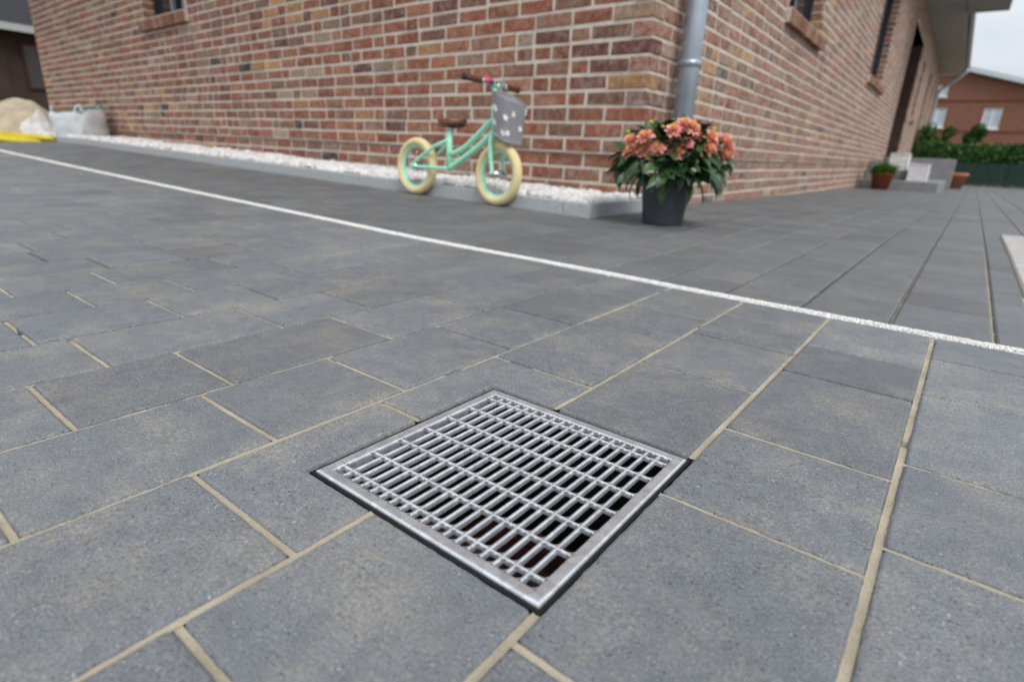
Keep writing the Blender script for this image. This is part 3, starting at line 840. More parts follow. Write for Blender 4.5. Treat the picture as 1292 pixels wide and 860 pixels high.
def wheel(parent, cx, cz, steer=0.0):
    u = Vector((math.cos(steer), math.sin(steer), 0)); v = Vector((0, 0, 1)); wv = Vector((-math.sin(steer), math.cos(steer), 0)); c = Vector((cx, 0, cz))
    mb = MB(); torus(mb, c, u, v, WR - TR_ * 2 + .0015, .0085, 44, 10, squash=1.5)
    wo = mb.build('wheel', M_MINT, parent, True)
    mb = MB(); torus(mb, c, u, v, WR - TR_, TR_, 52, 16, squash=1.12); mb.build('tyre', M_TYRE, wo, True)
    mb = MB(); tube(mb, [c - wv * .045, c - wv * .03, c - wv * .028, c + wv * .028, c + wv * .03, c + wv * .045], [.010, .010, .017, .017, .010, .010], 14); mb.build('hub', M_CHROME, wo, True)
    for k in range(16):
        g = 2 * math.pi * k / 16; d = u * math.cos(g) + v * math.sin(g); g2 = g + (.35 if k % 2 else -.35); d2 = u * math.cos(g2) + v * math.sin(g2)
        s_ = wv * (.022 if k % 4 < 2 else -.022)
        mb = MB(); tube(mb, [c + d * .015 + s_, c + d2 * (WR - TR_ * 2 - .004)], .0012, 5); mb.build('spoke', M_CHROME, wo, True)
    return wo
def curve(pts, n=8):
    """Catmull-Rom through points"""
    P = [Vector(p) for p in pts]; P = [P[0] * 2 - P[1]] + P + [P[-1] * 2 - P[-2]]; out = []
    for i in range(1, len(P) - 2):
        for k in range(n):
            t = k / n; a, b, c, d = P[i - 1:i + 3]
            out.append(.5 * ((2 * b) + (c - a) * t + (2 * a - 5 * b + 4 * c - d) * t * t + (3 * b - a - 3 * c + d) * t ** 3))
    return out + [P[-2]]
FX = .580
wheel(bike, 0, WR); wheel(bike, FX, WR, R(-4))
# frame tubes
mb = MB(); tr = .0135
tube(mb, curve([(.536, 0, .405), (.44, 0, .330), (.34, 0, .255), (.254, 0, .222)]), tr, 12)
tube(mb, curve([(.542, 0, .345), (.44, 0, .268), (.34, 0, .205), (.248, 0, .152)]), tr * 1.15, 12)
tube(mb, [(.236, 0, .338), (.246, 0, .145)], .0160, 14)
tube(mb, [(.530, 0, .455), (.545, 0, .318)], .0190, 14)
for s in (-1, 1):
    tube(mb, curve([(.238, s * .008, .290), (.17, s * .036, .255), (.09, s * .043, .205), (.0, s * .046, WR)]), .0085, 10)
    tube(mb, curve([(.246, s * .008, .152), (.17, s * .038, .150), (.09, s * .044, .147), (.0, s * .046, WR)]), .0085, 10)
mb.build('frame', M_MINT, bike, True)
mb = MB(); tube(mb, [(.2355, 0, .336), (.234, 0, .352)], .0195, 14); cl_ = mb.build('seat_clamp', M_CHROME, bike, True)
mb = MB(); tube(mb, [(.236, 0, .335), (.232, 0, .372)], .012, 12); mb.build('seat_post', M_CHROME, bike, True)
# fork
mb = MB()
for s in (-1, 1): tube(mb, curve([(.545, s * .022, .322), (.552, s * .040, .290), (.563, s * .044, .22), (FX, s * .045, WR)]), [.0125] * 9 + [.0115] * 8 + [.0095] * 8, 12)
tube(mb, [(.545, -.03, .318), (.545, .03, .318)], .014, 12)
fork = mb.build('fork', M_MINT, bike, True)
for s in (-1, 1):
    mb = MB(); tube(mb, [(FX, s * .050, WR), (FX, s * .064, WR)], [.012, .009], 6); mb.build('axle_nut', M_CHROME, bike, True)
# saddle
V = []; F = []; nl, nw = 14, 12
for i in range(nl + 1):
    t = i / nl; x = .176 + .168 * t; hw = .056 * (1 - smooth01((t - .25) / .5)) + .022 * smooth01((t - .25) / .5); hw *= min(1, (.25 + t * 6)) if t < .125 else 1
    if t > .9: hw *= 1 - (t - .9) * 5
    for j in range(nw):
        g = 2 * math.pi * j / nw; V.append((x, hw * math.cos(g), .372 + .004 * math.cos(t * 6) + (.018 * math.sin(g) if math.sin(g) > 0 else .012 * math.sin(g))))
for i in range(nl):
    for j in range(nw): F.append((i * nw + j, (i + 1) * nw + j, (i + 1) * nw + (j + 1) % nw, i * nw + (j + 1) % nw))
F += [tuple(range(nw)), tuple(range(nl * nw, (nl + 1) * nw))]
mb = MB(); mb.add(V, F); sd_ = mb.build('saddle', M_LEATH, bike, True)
mb = MB()
for s in (-1, 1): tube(mb, curve([(.185, s * .03, .358), (.235, s * .02, .352), (.30, s * .012, .354), (.345, s * .004, .366)], 5), .0035, 6)
mb.build('saddle_rail', M_BLACK, sd_, True)
# handlebar, grips, bell
mb = MB(); tube(mb, [(0.5350, 0, .45), (0.5160, 0, .535)], .0125, 12); tube(mb, curve([(0.5010, -.185, .552), (0.5080, -.10, .552), (0.5160, -.05, .555), (0.5200, 0, .538), (0.5160, .05, .555), (0.5080, .10, .552), (0.5010, .185, .552)], 6), .0105, 12)
hb = mb.build('handlebar', M_MINT, bike, True)
for s in (-1, 1):
    mb = MB(); P = curve([(0.5100, s * .088, .551), (0.5075, s * .10, .5525), (0.5040, s * .145, .5525), (0.5005, s * .188, .552)], 3)
    tube(mb, P, .0145, 14); gp = mb.build('grip', M_LEATH, hb, True)
    mb = MB(); tube(mb, [(0.5005, s * .187, .552), (0.5000, s * .194, .552)], .0165, 14); mb.build('grip_end', M_BLACK, gp, True)
mb = MB(); lathe(mb, [(.0, .028), (.012, .026), (.021, .019), (.025, .008), (.025, 0), (0, 0)], 18, xf=lambda x, y, z: (.514 + x, -.055 + y, .547 + z)); mb.build('bell', M_BELL, bike, True)
mb = MB(); torus(mb, (0.5180, -.030, .548), (0, 0, 1), (1, 0, 0), .0135, .005, 18, 8); mb.build('ribbon', M_BLUE, bike, True)
# cloth bag hanging in front of the handlebar
mb = MB(); V = []; F = []; nz, na = 10, 32
def bag_pt(t, g):
    cw = .083 - .014 * t; dp = .052 - .010 * t
    ex = .42
    cg, sg = math.cos(g), math.sin(g)
    X = dp * math.copysign(abs(cg) ** ex, cg); Y = cw * math.copysign(abs(sg) ** ex, sg)
    k = 1 + .05 * noise.noise(Vector((X * 28, Y * 28, t * 5)))
    return (.628 + .004 * t + X * k, Y * k - .012,   .488 - .024 * (X / .052) - .178 * t + .004 * noise.noise(Vector((X * 40, Y * 40, 7))))
for i in range(nz + 1):
    for j in range(na): V.append(bag_pt(i / nz, 2 * math.pi * j / na))
for i in range(nz):
    for j in range(na): F.append((i * na + j, (i + 1) * na + j, (i + 1) * na + (j + 1) % na, i * na + (j + 1) % na))
F.append(tuple(range(nz * na, (nz + 1) * na)))
mb.add(V, F); mb.add([bag_pt(.08, 2 * math.pi * j / na) for j in range(na)], [tuple(range(na))])
bagc = mb.build('handlebar_bag', M_CLOTH, bike, True)
def star_at(t, g, r_):
    p = Vector(bag_pt(t, g)); du = (Vector(bag_pt(t, g + .06)) - Vector(bag_pt(t, g - .06))).normalized(); dv = (Vector(bag_pt(min(1, t + .05), g)) - Vector(bag_pt(max(0, t - .05), g))).normalized()
    n_ = du.cross(dv); n_ = n_.normalized()
    if n_.dot(p - Vector((.63, -.012, p.z))) < 0: n_ = -n_
    a0 = random.uniform(0, 1.2); V = []
    for k in range(10):
        rr = r_ if k % 2 == 0 else r_ * .52; V.append(p + n_ * .0022 + (du * math.cos(a0 + k * math.pi / 5) + dv * math.sin(a0 + k * math.pi / 5)) * rr)
    b = MB(); b.add(V + [q - n_ * .004 for q in V], [tuple(range(10)), tuple(reversed(range(10, 20)))] + [(k, (k + 1) % 10, (k + 1) % 10 + 10, k + 10) for k in range(10)]); b.build('star_print', M_STAR, bagc)
for t, g, r_ in ((.36, -1.72, .0135), (.70, -1.95, .0125), (.42, -.95, .012), (.82, -1.25, .013), (.78, -.55, .012), (.30, -.1, .012), (.62, .1, .012), (.2, .6, .012)): star_at(t, g, r_ * 1.35)
for s in (-.04, .03):
    mb = MB(); tube(mb, curve([(0.5460, s, .50), (0.5240, s, .558), (0.5460, s, .556), (0.5680, s, .525)], 5), .005, 6); mb.build('bag_strap', M_CLOTH, bagc, True)

# ------------------------------------------------------------------ flowering plant in a dark pot by the corner
M_POT = simple('anthracite_pot', (.048, .054, .066), .5, .35, var=.1, nscale=20, bump=.2, bscale=120)
M_LEAF = toned('leaf_green', .42, .5, var=.3, nscale=60)
M_PETAL = toned('petal', .6, .3, var=.12, nscale=120)
pp = Vector((-1.082, 2.515, 0)); pp.z = zg(pp.x, pp.y)
plant = empty('potted_dahlia', pp); tag(plant, 'bushy coral and yellow flowering plant in a dark grey pot at the house corner', 'potted plant')
PH = .205
mb = MB(); lathe(mb, [(.0, .004), (.080, .004), (.086, 0), (.089, .006), (.108, PH - .03), (.109, PH - .024), (.114, PH - .022), (.116, PH - .002), (.113, PH), (.106, PH - .003), (.103, PH - .03), (.0, PH - .03)], 44)
mb.build('pot', M_POT, plant, True)
mb = MB(); 
for k in range(26):
    a = random.uniform(0, 6.28); ro = random.uniform(.02, .085); h = random.uniform(.10, .27); sp = random.uniform(.3, 1.)
    tube(mb, curve([(ro * .6 * math.cos(a), ro * .6 * math.sin(a), PH - .035), (ro * 1.2 * math.cos(a), ro * 1.2 * math.sin(a), PH + h * .5), (.17 * sp * math.cos(a), .17 * sp * math.sin(a), PH + h * .85)], 4), .0035, 5, (.06, .10, .03))
tag(mb.build('stems', M_LEAF, plant), kind='stuff')
def leaf_mesh(name, ln, wd, curl, tone):
    V = []; F = []; n = 7
    for i in range(n + 1):
        t = i / n; w_ = wd * math.sin(math.pi * min(1, t * .93 + .05)) ** .8 * (1 - .25 * t); z = -curl * t * t * ln + .18 * ln * math.sin(t * 2.2)
        w_ *= 1 + (.10 if i % 2 else -.06)
        V += [(t * ln, -w_, z + abs(w_) * .35), (t * ln, 0, z), (t * ln, w_, z + abs(w_) * .35)]
    for i in range(n):
        a = i * 3; F += [(a, a + 3, a + 4, a + 1), (a + 1, a + 4, a + 5, a + 2)]
    return MB().add(V, F, tone).mesh(name, M_LEAF, True)
LM = [leaf_mesh('leaf', random.uniform(.068, .105), random.uniform(.019, .028), random.uniform(.15, .7), random.choice([(.022, .062, .018), (.030, .082, .022), (.042, .105, .030), (.018, .050, .018)])) for _ in range(14)]
for k in range(280):
    a = random.uniform(0, 6.283); e = random.uniform(-.35, 1.35); rr = random.uniform(.45, 1.0) ** .6
    d = Vector((math.cos(a) * math.cos(e), math.sin(a) * math.cos(e), math.sin(e)))
    p = Vector((d.x * .215 * rr, d.y * .215 * rr, PH + .050 + d.z * .135 * rr))
    if p.z < PH - .02: p.z = PH - .02 + random.uniform(0, .05)
    if math.hypot(p.x, p.y) < .12 and p.z < PH + .02: p.z = PH + .05
    dirv = (d * .7 + Vector((random.gauss(0, .35), random.gauss(0, .35), random.gauss(.05, .35)))).normalized()
    q = dirv.to_track_quat('X', 'Z').to_matrix().to_4x4()
    put('leaf', random.choice(LM), plant, Matrix.Translation(p) @ q @ Matrix.Rotation(random.gauss(0, .5), 4, 'X'))
for k in range(90):                          # skirt of leaves round the rim
    a = random.uniform(0, 6.283); ro = random.uniform(.10, .20); p = Vector((math.cos(a) * ro, math.sin(a) * ro, PH + random.uniform(.0, .09)))
    dirv = (Vector((math.cos(a), math.sin(a), random.uniform(-.7, .2))) + Vector((random.gauss(0, .3), random.gauss(0, .3), 0))).normalized()
    put('leaf', random.choice(LM), plant, Matrix.Translation(p) @ dirv.to_track_quat('X', 'Z').to_matrix().to_4x4() @ Matrix.Rotation(random.gauss(0, .4), 4, 'X'))
# a few leaves hanging over the rim
for (a, ln) in ((-1.25, 1.25), (-2.6, 1.2), (.3, 1.3), (-.5, 1.2), (2.9, 1.2)):
    p = Vector((math.cos(a) * .112, math.sin(a) * .112, PH + .012)); dirv = Vector((math.cos(a) * .35, math.sin(a) * .35, -.9))
    put('leaf', LM[3], plant, Matrix.Translation(p) @ dirv.to_track_quat('X', 'Z').to_matrix().to_4x4() @ Matrix.Scale(ln, 4))
def bloom_mesh(seed):
    random.seed(seed); b = MB()
    for layer in range(6):
        n = 13 - layer; el = .05 + layer * .27; r0 = .010
        for k in range(n):
            g = 2 * math.pi * (k + .5 * (layer % 2)) / n + random.gauss(0, .1); ln = (.040 - .0042 * layer) * random.uniform(.85, 1.12); wd = .0085 * random.uniform(.85, 1.15)
            ca, sa = math.cos(g), math.sin(g); e = el + random.gauss(0, .1); V = []
            for i, t in enumerate((0, .4, .75, 1.)):
                rr = r0 * .3 + ln * t * math.cos(e); zz = ln * t * math.sin(e) + .004 * layer * .6; w_ = wd * (.45, .95, 1., .3)[i]
                V += [(ca * rr - sa * w_, sa * rr + ca * w_, zz + .0018), (ca * rr, sa * rr, zz - .001), (ca * rr + sa * w_, sa * rr - ca * w_, zz + .0018)]
            tip = random.choice([(.93, .42, .42), (.94, .48, .44), (.92, .36, .40), (.94, .54, .40), (.94, .62, .34)]); base = (.94, .56, .32)
            if layer >= 4: tip = (.93, .58, .26)
            b.add(V[:6], [(0, 3, 4, 1), (1, 4, 5, 2)], base); 
            b.add(V[3:], [(0, 3, 4, 1), (1, 4, 5, 2), (3, 6, 7, 4), (4, 7, 8, 5)], tip)
    return b.mesh('bloom', M_PETAL, False)
BM = [bloom_mesh(100 + k) for k in range(4)]
random.seed(21)
vr = CR.copy(); vr.z = 0; vr.normalize(); vfw = Vector((-vr.y, vr.x, 0))     # plant laid out along its broad side
blooms = [(-.225, .235), (-.125, .235), (.225, .245), (.135, .31), (-.02, .245), (-.195, .255), (-.165, .300), (-.215, .285), (-.135, .27), (-.075, .275), (-.040, .250), (-.030, .30), (.0, .355), (.030, .345), (.045, .335), (.105, .275), (.130, .262), (.235, .285), (.260, .262), (.245, .235), (.215, .30), (-.11, .255), (.02, .285), (.16, .27), (.19, .255), (.07, .315), (-.05, .33), (-.16, .245), (.06, .30), (-.1, .32), (.18, .30)]
for i, (sx, hz) in enumerate(blooms):
    back = i >= 28
    dpt = -.06 - .10 * (1 - (abs(sx) / .27) ** 2) + random.gauss(0, .015) if not back else .10
    p = vr * (sx * .88) + vfw * dpt + Z * (hz + .062)
    dirv = (Vector((p.x, p.y, .16)) + Vector((0, 0, .06))).normalized()
    put('bloom', random.choice(BM), plant, Matrix.Translation(p) @ dirv.to_track_quat('Z', 'Y').to_matrix().to_4x4() @ Matrix.Rotation(random.uniform(0, 6), 4, 'Z') @ Matrix.Scale(random.uniform(.78, 1.02), 4))
for i in range(16):
    sx = random.uniform(-.22, .26); p = vr * sx + vfw * random.uniform(-.15, .05) + Z * (.335 + .085 * (1 - (sx / .27) ** 2) + random.gauss(0, .012))
    mb = MB(); blob(mb, (0, 0, 0), .0115, random.choice([(.42, .46, .05), (.50, .42, .05), (.30, .38, .06)]), 1., .15); o_ = mb.build('flower_bud', M_PETAL, plant, True); o_.location = p

# ------------------------------------------------------------------ steps, pots and boxes by the side door
M_STEP = simple('step_concrete', (.25, .255, .265), .8, .3, var=.1, nscale=8, bump=.3, bscale=100)
def wx(y): return CX + math.tan(SB) * (y - CY)
steps = empty('front_steps', (wx(14.2), 12.75, zg(-1, 12.75))); tag(steps, 'grey concrete steps up to the side door of the brick house', 'steps')
gz = zg(-1, 13)
for k, (x1, ya, yb, h0, h1) in enumerate(((1.22, 0., 3.5, -.12, .17), (.92, .34, 3.5, .171, .34), (.62, .68, 3.5, .341, .50))):
    mb = MB(); bbox(mb, .02, x1, ya, yb, h0, h1, .012); mb.build('step', M_STEP, steps)
mb = MB(); bbox(mb, .02, 1.30, 3.0, 3.14, .0, .60, .012); mb.build('side_panel', M_STEP, steps)
M_LANT = simple('white_lacquer', (.74, .74, .75), .5, .4)
def lantern(x, y, z, s, label):
    e = empty('white_lantern', (x, y, z)); tag(e, label, 'lantern', 'white lanterns on the steps')
    for (a, b) in ((-1, -1), (1, -1), (1, 1), (-1, 1)):
        mb = MB(); bbox(mb, a * s * .5 - (.03 if a > 0 else 0), a * s * .5 + (.03 if a < 0 else 0), b * s * .5 - (.03 if b > 0 else 0), b * s * .5 + (.03 if b < 0 else 0), .021, s * .94, .004); mb.build('post', M_LANT, e)
    mb = MB(); bbox(mb, -s * .52, s * .52, -s * .52, s * .52, 0, .02, .004); mb.build('base', M_LANT, e)
    mb = MB(); bbox(mb, -s * .52, s * .52, -s * .52, s * .52, s * .941, s * 1.0, .006); mb.build('lid', M_LANT, e)
    mb = MB(); bbox(mb, -s * .485, s * .485, -s * .485, s * .485, .022, s * .935, .004); mb.build('frosted_pane', M_LANT, e)
lantern(-1.18, 13.3, gz + .345, .30, 'white box lantern standing higher on the grey steps, nearer the wall')
lantern(-.83, 13.05, gz + .175, .30, 'white box lantern on the lowest grey step, farther from the wall')
M_TERRA = simple('terracotta', (.30, .085, .040), .8, .3, var=.15, nscale=20)
M_TERRA2 = simple('pale_terracotta', (.42, .16, .10), .8, .3, var=.15, nscale=20)
gp = Vector((-1.30, 12.35, zg(-1.3, 12.35))); gpl = empty('potted_grass', gp); tag(gpl, 'bright green bushy herb in a brown terracotta pot before the steps', 'potted plant')
mb = MB(); lathe(mb, [(0, .003), (.12, .003), (.125, 0), (.17, .24), (.185, .24), (.19, .30), (.175, .30), (.165, .26), (0, .26)], 28); mb.build('pot', M_TERRA, gpl, True)
mb = MB()
for k in range(900):
    a = random.uniform(0, 6.28); e = random.uniform(.1, 1.5); ln = random.uniform(.20, .32); d = Vector((math.cos(a) * math.cos(e), math.sin(a) * math.cos(e), math.sin(e) * .8)); b0 = Vector((random.gauss(0, .06), random.gauss(0, .06), .26))
    sd2 = d.cross(Z).normalized() * .010; t = random.choice([(.08, .22, .03), (.11, .28, .045), (.06, .17, .025)])
    p1 = b0 + d * ln * .6; p2 = b0 + d * ln + Vector((0, 0, -.03))
    mb.add([b0 - sd2, b0 + sd2, p1 + sd2, p1 - sd2, p2], [(0, 1, 2, 3), (3, 2, 4)], t)
tag(mb.build('foliage', M_LEAF, gpl), kind='stuff')
tp = empty('terracotta_pot', (-.42, 18.6, zg(-.4, 18.6))); tag(tp, 'empty pale terracotta pot beyond the grey steps', 'plant pot')
mb = MB(); lathe(mb, [(0, .003), (.19, .003), (.2, 0), (.27, .30), (.29, .30), (.29, .38), (.265, .38), (.25, .3), (0, .3)], 28); mb.build('pot_body', M_TERRA2, tp, True)

# ------------------------------------------------------------------ hedge, fence and the neighbouring brick house
gzf = zg(0, 23)
M_HEDGE = toned('hedge_leaf', .6, .3, var=.3, nscale=8)
def leafy(name, pts_fn, count, size, tones, core=None):
    mb = MB()
    for k in range(count):
        p = pts_fn(); n_ = Vector((random.gauss(0, 1), random.gauss(0, 1), random.gauss(0, 1))).normalized(); a = n_.orthogonal().normalized(); b = n_.cross(a); s_ = size * random.uniform(.6, 1.4); ph = random.uniform(0, 6.28)
        u = (a * math.cos(ph) + b * math.sin(ph)) * s_; v = (b * math.cos(ph) - a * math.sin(ph)) * s_ * .5
        mb.add([p - u, p + v, p + u, p - v], [(0, 1, 2, 3)], random.choice(tones))
    return mb
GT = [(.040, .108, .022), (.058, .150, .032), (.085, .195, .045), (.026, .072, .018)]
def hedge_pt(x0, x1, y0, hmax):
    def fn():
        x = random.uniform(x0, x1); h = hmax * (1 + .10 * noise.noise(Vector((x * .9, 3, 0))) + .05 * noise.noise(Vector((x * 3, 9, 0))))
        z = h * random.random() ** .8; dpt = .55 * (1 + .3 * noise.noise(Vector((x * 2, z * 2, 5))))
        y = y0 + (random.choice([random.uniform(-.12, .1), random.uniform(0, 1)]) * dpt)
        return Vector((x, y, gzf + z))
    return fn
hd = empty('hedge', (4, 24, gzf)); tag(hd, 'dense clipped green hedge behind the dark fence', 'hedge')
mb = leafy('h', hedge_pt(-6, 14, 24.0, 1.25), 30000, .06, GT)
for i in range(len(mb.v)): mb.v[i] = (mb.v[i][0] - 4, mb.v[i][1] - 24, mb.v[i][2] - gzf)
tag(mb.build('foliage', M_HEDGE, hd), kind='stuff')
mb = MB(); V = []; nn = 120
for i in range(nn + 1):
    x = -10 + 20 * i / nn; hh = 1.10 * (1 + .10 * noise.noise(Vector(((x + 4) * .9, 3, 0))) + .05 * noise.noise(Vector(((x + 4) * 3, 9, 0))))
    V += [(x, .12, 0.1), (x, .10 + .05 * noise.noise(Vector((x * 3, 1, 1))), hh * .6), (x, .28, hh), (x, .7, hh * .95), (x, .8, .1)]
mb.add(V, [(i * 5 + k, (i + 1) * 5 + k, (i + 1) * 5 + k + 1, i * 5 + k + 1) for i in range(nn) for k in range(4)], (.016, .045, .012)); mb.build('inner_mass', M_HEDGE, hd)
mb = MB(); 
for k in range(26): tube(mb, [(-10 + k * .8, .35, 0), (-10 + k * .8 + random.gauss(0, .08), .35, .95)], .03, 6)
tag(mb.build('stems', simple('bark', (.09, .065, .045), .9, .2), hd), kind='stuff')
M_BARK = bpy.data.materials['bark']
def small_tree(x, y, h, r_, label, n=5000, tones=GT):
    e = empty('garden_tree', (x, y, gzf)); tag(e, label, 'tree')
    mb = MB(); tube(mb, [(0, 0, -.1), (.03, .02, h * .35), (.0, .05, h * .75)], [.07, .055, .02], 8)
    for k in range(6):
        a = k * 1.05; tube(mb, [(0, 0, h * (.35 + .06 * k)), (math.cos(a) * r_ * .6, math.sin(a) * r_ * .6, h * (.55 + .06 * k))], [.03, .01], 6)
    mb.build('trunk', M_BARK, e)
    cl_ = [(Vector((random.gauss(0, .42) * r_, random.gauss(0, .42) * r_, h * random.uniform(.45, .95))), random.uniform(.28, .5) * r_) for _ in range(14)]
    def fn():
        c, q = random.choice(cl_); d = Vector((random.gauss(0, 1), random.gauss(0, 1), random.gauss(0, 1))).normalized(); return c + d * q * random.random() ** .5
    tag(leafy('c', fn, n, .05, tones).build('crown', M_HEDGE, e), kind='stuff')
small_tree(-1.35, 25.0, 1.75, .7, 'light green shrub tree rising above the hedge beside the house end', 4000, [(.06, .15, .03), (.09, .19, .04), (.04, .10, .02)])
small_tree(-.35, 25.6, 1.85, .45, 'darker narrow shrub tree rising above the hedge near its left end', 3000)
fence = empty('garden_fence', (4, 23.3, gzf)); tag(fence, 'low dark green mesh fence in front of the hedge', 'fence')
M_FEN = simple('dark_green_paint', (.018, .048, .038), .6, .3)
for k in range(11):
    mb = MB(); box(mb, -8 + k * 1.6 - .03, -8 + k * 1.6 + .03, -.03, .03, -.05, .72); mb.build('post', M_FEN, fence)
for k in range(10):
    mb = MB(); a = -8 + k * 1.6 + .031; b = a + 1.538
    for q in range(5): box(mb, a, b, -.008, .008, .06 + q * .15, .075 + q * .15)
    for q in range(30): box(mb, a + q * (b - a) / 30 + .004, a + (q + 1) * (b - a) / 30 - .004, -.006, .0065, .03, .66)
    mb.build('mesh_panel', M_FEN, fence)
lw = MB(); M_LOWB = simple('low_brick', (.22, .10, .065), .9, .2)
nh = empty('neighbour_house', (0, 58, -.2)); tag(nh, 'distant two storey red brick house with white windows beyond the hedge', 'house')
M_NB = Mat('far_brick')
def far_brick():
    m = M_NB; br = m.n('ShaderNodeTexBrick', Scale=1.); br.inputs['Color1'].default_value = (.17, .068, .043, 1); br.inputs['Color2'].default_value = (.22, .093, .058, 1); br.inputs['Mortar'].default_value = (.24, .17, .13, 1)
    br.inputs['Brick Width'].default_value = .25; br.inputs['Row Height'].default_value = .083; br.inputs['Mortar Size'].default_value = .008
    mpp = m.n('ShaderNodeMapping'); mpp.inputs['Rotation'].default_value = (R(90), 0, 0); m.l(m.P(), mpp.inputs[0]); m.l(mpp.outputs[0], br.inputs['Vector']); m.fin(br.outputs[0], .9, .2); return m.m
M_NBM = far_brick()
M_WHP = simple('white_paint', (.72, .73, .74), .5, .4)
SC = 58 / 32.
wins = [(-2.26, -1.60, 1.97, 2.72), (-.33, .27, 1.94, 2.71), (1.6, 2.2, 1.92, 2.70), (3.5, 4.1, 1.92, 2.70), (-4.2, -3.6, 1.95, 2.7), (-2.1, -1.75, 3.2, 3.62), (-.95, -.35, .3, 1.16), (.05, .65, .3, 1.12), (2.2, 2.8, .3, 1.12), (-3.2, -2.6, .3, 1.16)]
wins = [(a * SC, b * SC, H + (c - H) * SC + .2, H + (d - H) * SC + .2) for a, b, c, d in wins]
# gable wall pierced by windows: apex left of centre
AX, AZ, RX, RZ, LX = -2.9 * SC, 8.3, 5.2 * SC, 4.25, -9.6 * SC
xs = sorted({LX, RX, AX} | {q for w_ in wins for q in w_[:2]}); 
mb = MB()
def top_at(x): return AZ + (RZ - AZ) * (x - AX) / (RX - AX) if x > AX else AZ + (RZ - AZ) * (AX - x) / (AX - LX)
for a, b in zip(xs, xs[1:]):
    hs = sorted([w_[2:] for w_ in wins if w_[0] <= (a + b) / 2 <= w_[1]]); z = 0.
    for (c, d) in hs + [(None, None)]:
        if c is None: P = [(a, z), (b, z), (b, top_at(b)), (a, top_at(a))]
        else: P = [(a, z), (b, z), (b, c), (a, c)]; z = d
        mb.add([(p, 0, q) for p, q in P] + [(p, .3, q) for p, q in P], BOXF if False else [(0, 1, 2, 3), (7, 6, 5, 4), (0, 4, 5, 1), (1, 5, 6, 2), (2, 6, 7, 3), (3, 7, 4, 0)])
nw = mb.build('gable_wall', M_NBM, nh)
for (za, zb) in ((3.15, 3.3), (5.3, 5.45)):
    mb = MB(); box(mb, LX, RX - (1.5 if za > 5 else 0), -.04, -.001, za, zb); mb.build('brick_band', simple('band_brick', (.15, .055, .035), .9, .2), nw)
mb = MB()
for sgn in (1, -1):
    ex, ez = (RX + .5, RZ - (AZ - RZ) / (RX - AX) * .5) if sgn > 0 else (LX - .5, RZ - .3)
    P = [(AX, AZ + .02), (ex, ez), (ex, ez + .25), (AX, AZ + .27)]
    V = [(p, -.5, q) for p, q in P] + [(p, 9, q) for p, q in P]; mb.add(V, [(0, 1, 2, 3), (7, 6, 5, 4), (0, 4, 5, 1), (1, 5, 6, 2), (2, 6, 7, 3), (3, 7, 4, 0)])
nr = mb.build('roof', simple('far_tile', (.10, .10, .11), .6, .3), nh)
mb = MB()
P = [(AX, AZ - .05), (RX + .5, RZ - (AZ - RZ) / (RX - AX) * .5 - .07), (RX + .5, RZ - (AZ - RZ) / (RX - AX) * .5 + .27), (AX, AZ + .29)]
mb.add([(p, -.56, q) for p, q in P] + [(p, -.502, q) for p, q in P], [(0, 1, 2, 3), (7, 6, 5, 4), (0, 4, 5, 1), (1, 5, 6, 2), (2, 6, 7, 3), (3, 7, 4, 0)]); mb.build('bargeboard', simple('pale_board', (.50, .57, .58), .6, .3), nr)
for (a, b, c, d) in wins:
    mb = MB(); t = .09
    for q in ((a, a + t, c, d), (b - t, b, c, d), (a + t, b - t, c, c + t), (a + t, b - t, d - t, d)): box(mb, q[0], q[1], .06, .14, q[2], q[3])
    m1 = (a + b) / 2; box(mb, m1 - .05, m1 + .05, .061, .139, c + t, d - t); box(mb, a + t, m1 - .05, .062, .138, d - .45, d - .40); box(mb, m1 + .05, b - t, .062, .138, d - .45, d - .40)
    wn = mb.build('window', M_WHP, nh)
    mb = MB(); box(mb, a + t, b - t, .10, .11, c + t, d - t); mb.build('pane', M_CURT, wn)
    mb = MB(); box(mb, a - .06, b + .06, -.07, .1, c - .12, c - .002); mb.build('window_sill', M_WHP, wn)

# ------------------------------------------------------------------ left background: sand, bag, yellow pipes, dark neighbour
M_SANDP = simple('pile_sand', (.50, .42, .31), .95, .1, var=.25, nscale=3, bump=.7, bdist=.03, bscale=9)
mb = MB(); V = []; n, m = 26, 40
for i in range(n + 1):
    t = i / n
    for k in range(m):
        g = 2 * math.pi * k / m; x, y = 1.7 * t * math.cos(g), 1.30 * t * math.sin(g)
        h = .60 * (1 - smooth01(t)) + .20 * noise.noise(Vector((x * 1.8, y * 1.8, 4))) * (1 - t) + .06 * noise.noise(Vector((x * 6, y * 6, 1))) * (1 - t * .6)
        V.append((x, y, h - .10 * t))
mb.add(V, [(i * m + k, i * m + (k + 1) % m, (i + 1) * m + (k + 1) % m, (i + 1) * m + k) for i in range(n) for k in range(m)])
sp_ = mb.build('sand_pile', M_SANDP, None, True); sp_.location = (-13.3, 3.0, zg(-13, 2.4) + .02); tag(sp_, 'heap of beige building sand left of the brick house', 'sand pile')
M_SHEET = simple('white_sheet', (.66, .64, .62), .7, .3, var=.2, nscale=9)
mb = MB(); V = []; n = 16
for i in range(n + 1):
    for j in range(n + 1):
        x, y = (i / n - .5) * .8, (j / n - .5) * .5
        V.append((x, y, .34 * (1 - min(1, (x / .42) ** 2 + (y / .28) ** 2)) * (1 + .5 * noise.noise(Vector((x * 7, y * 7, 3)))) + .09 * noise.noise(Vector((x * 9, y * 9, 0))) + .02))
mb.add(V, [(i * (n + 1) + j, (i + 1) * (n + 1) + j, (i + 1) * (n + 1) + j + 1, i * (n + 1) + j + 1) for i in range(n) for j in range(n)])
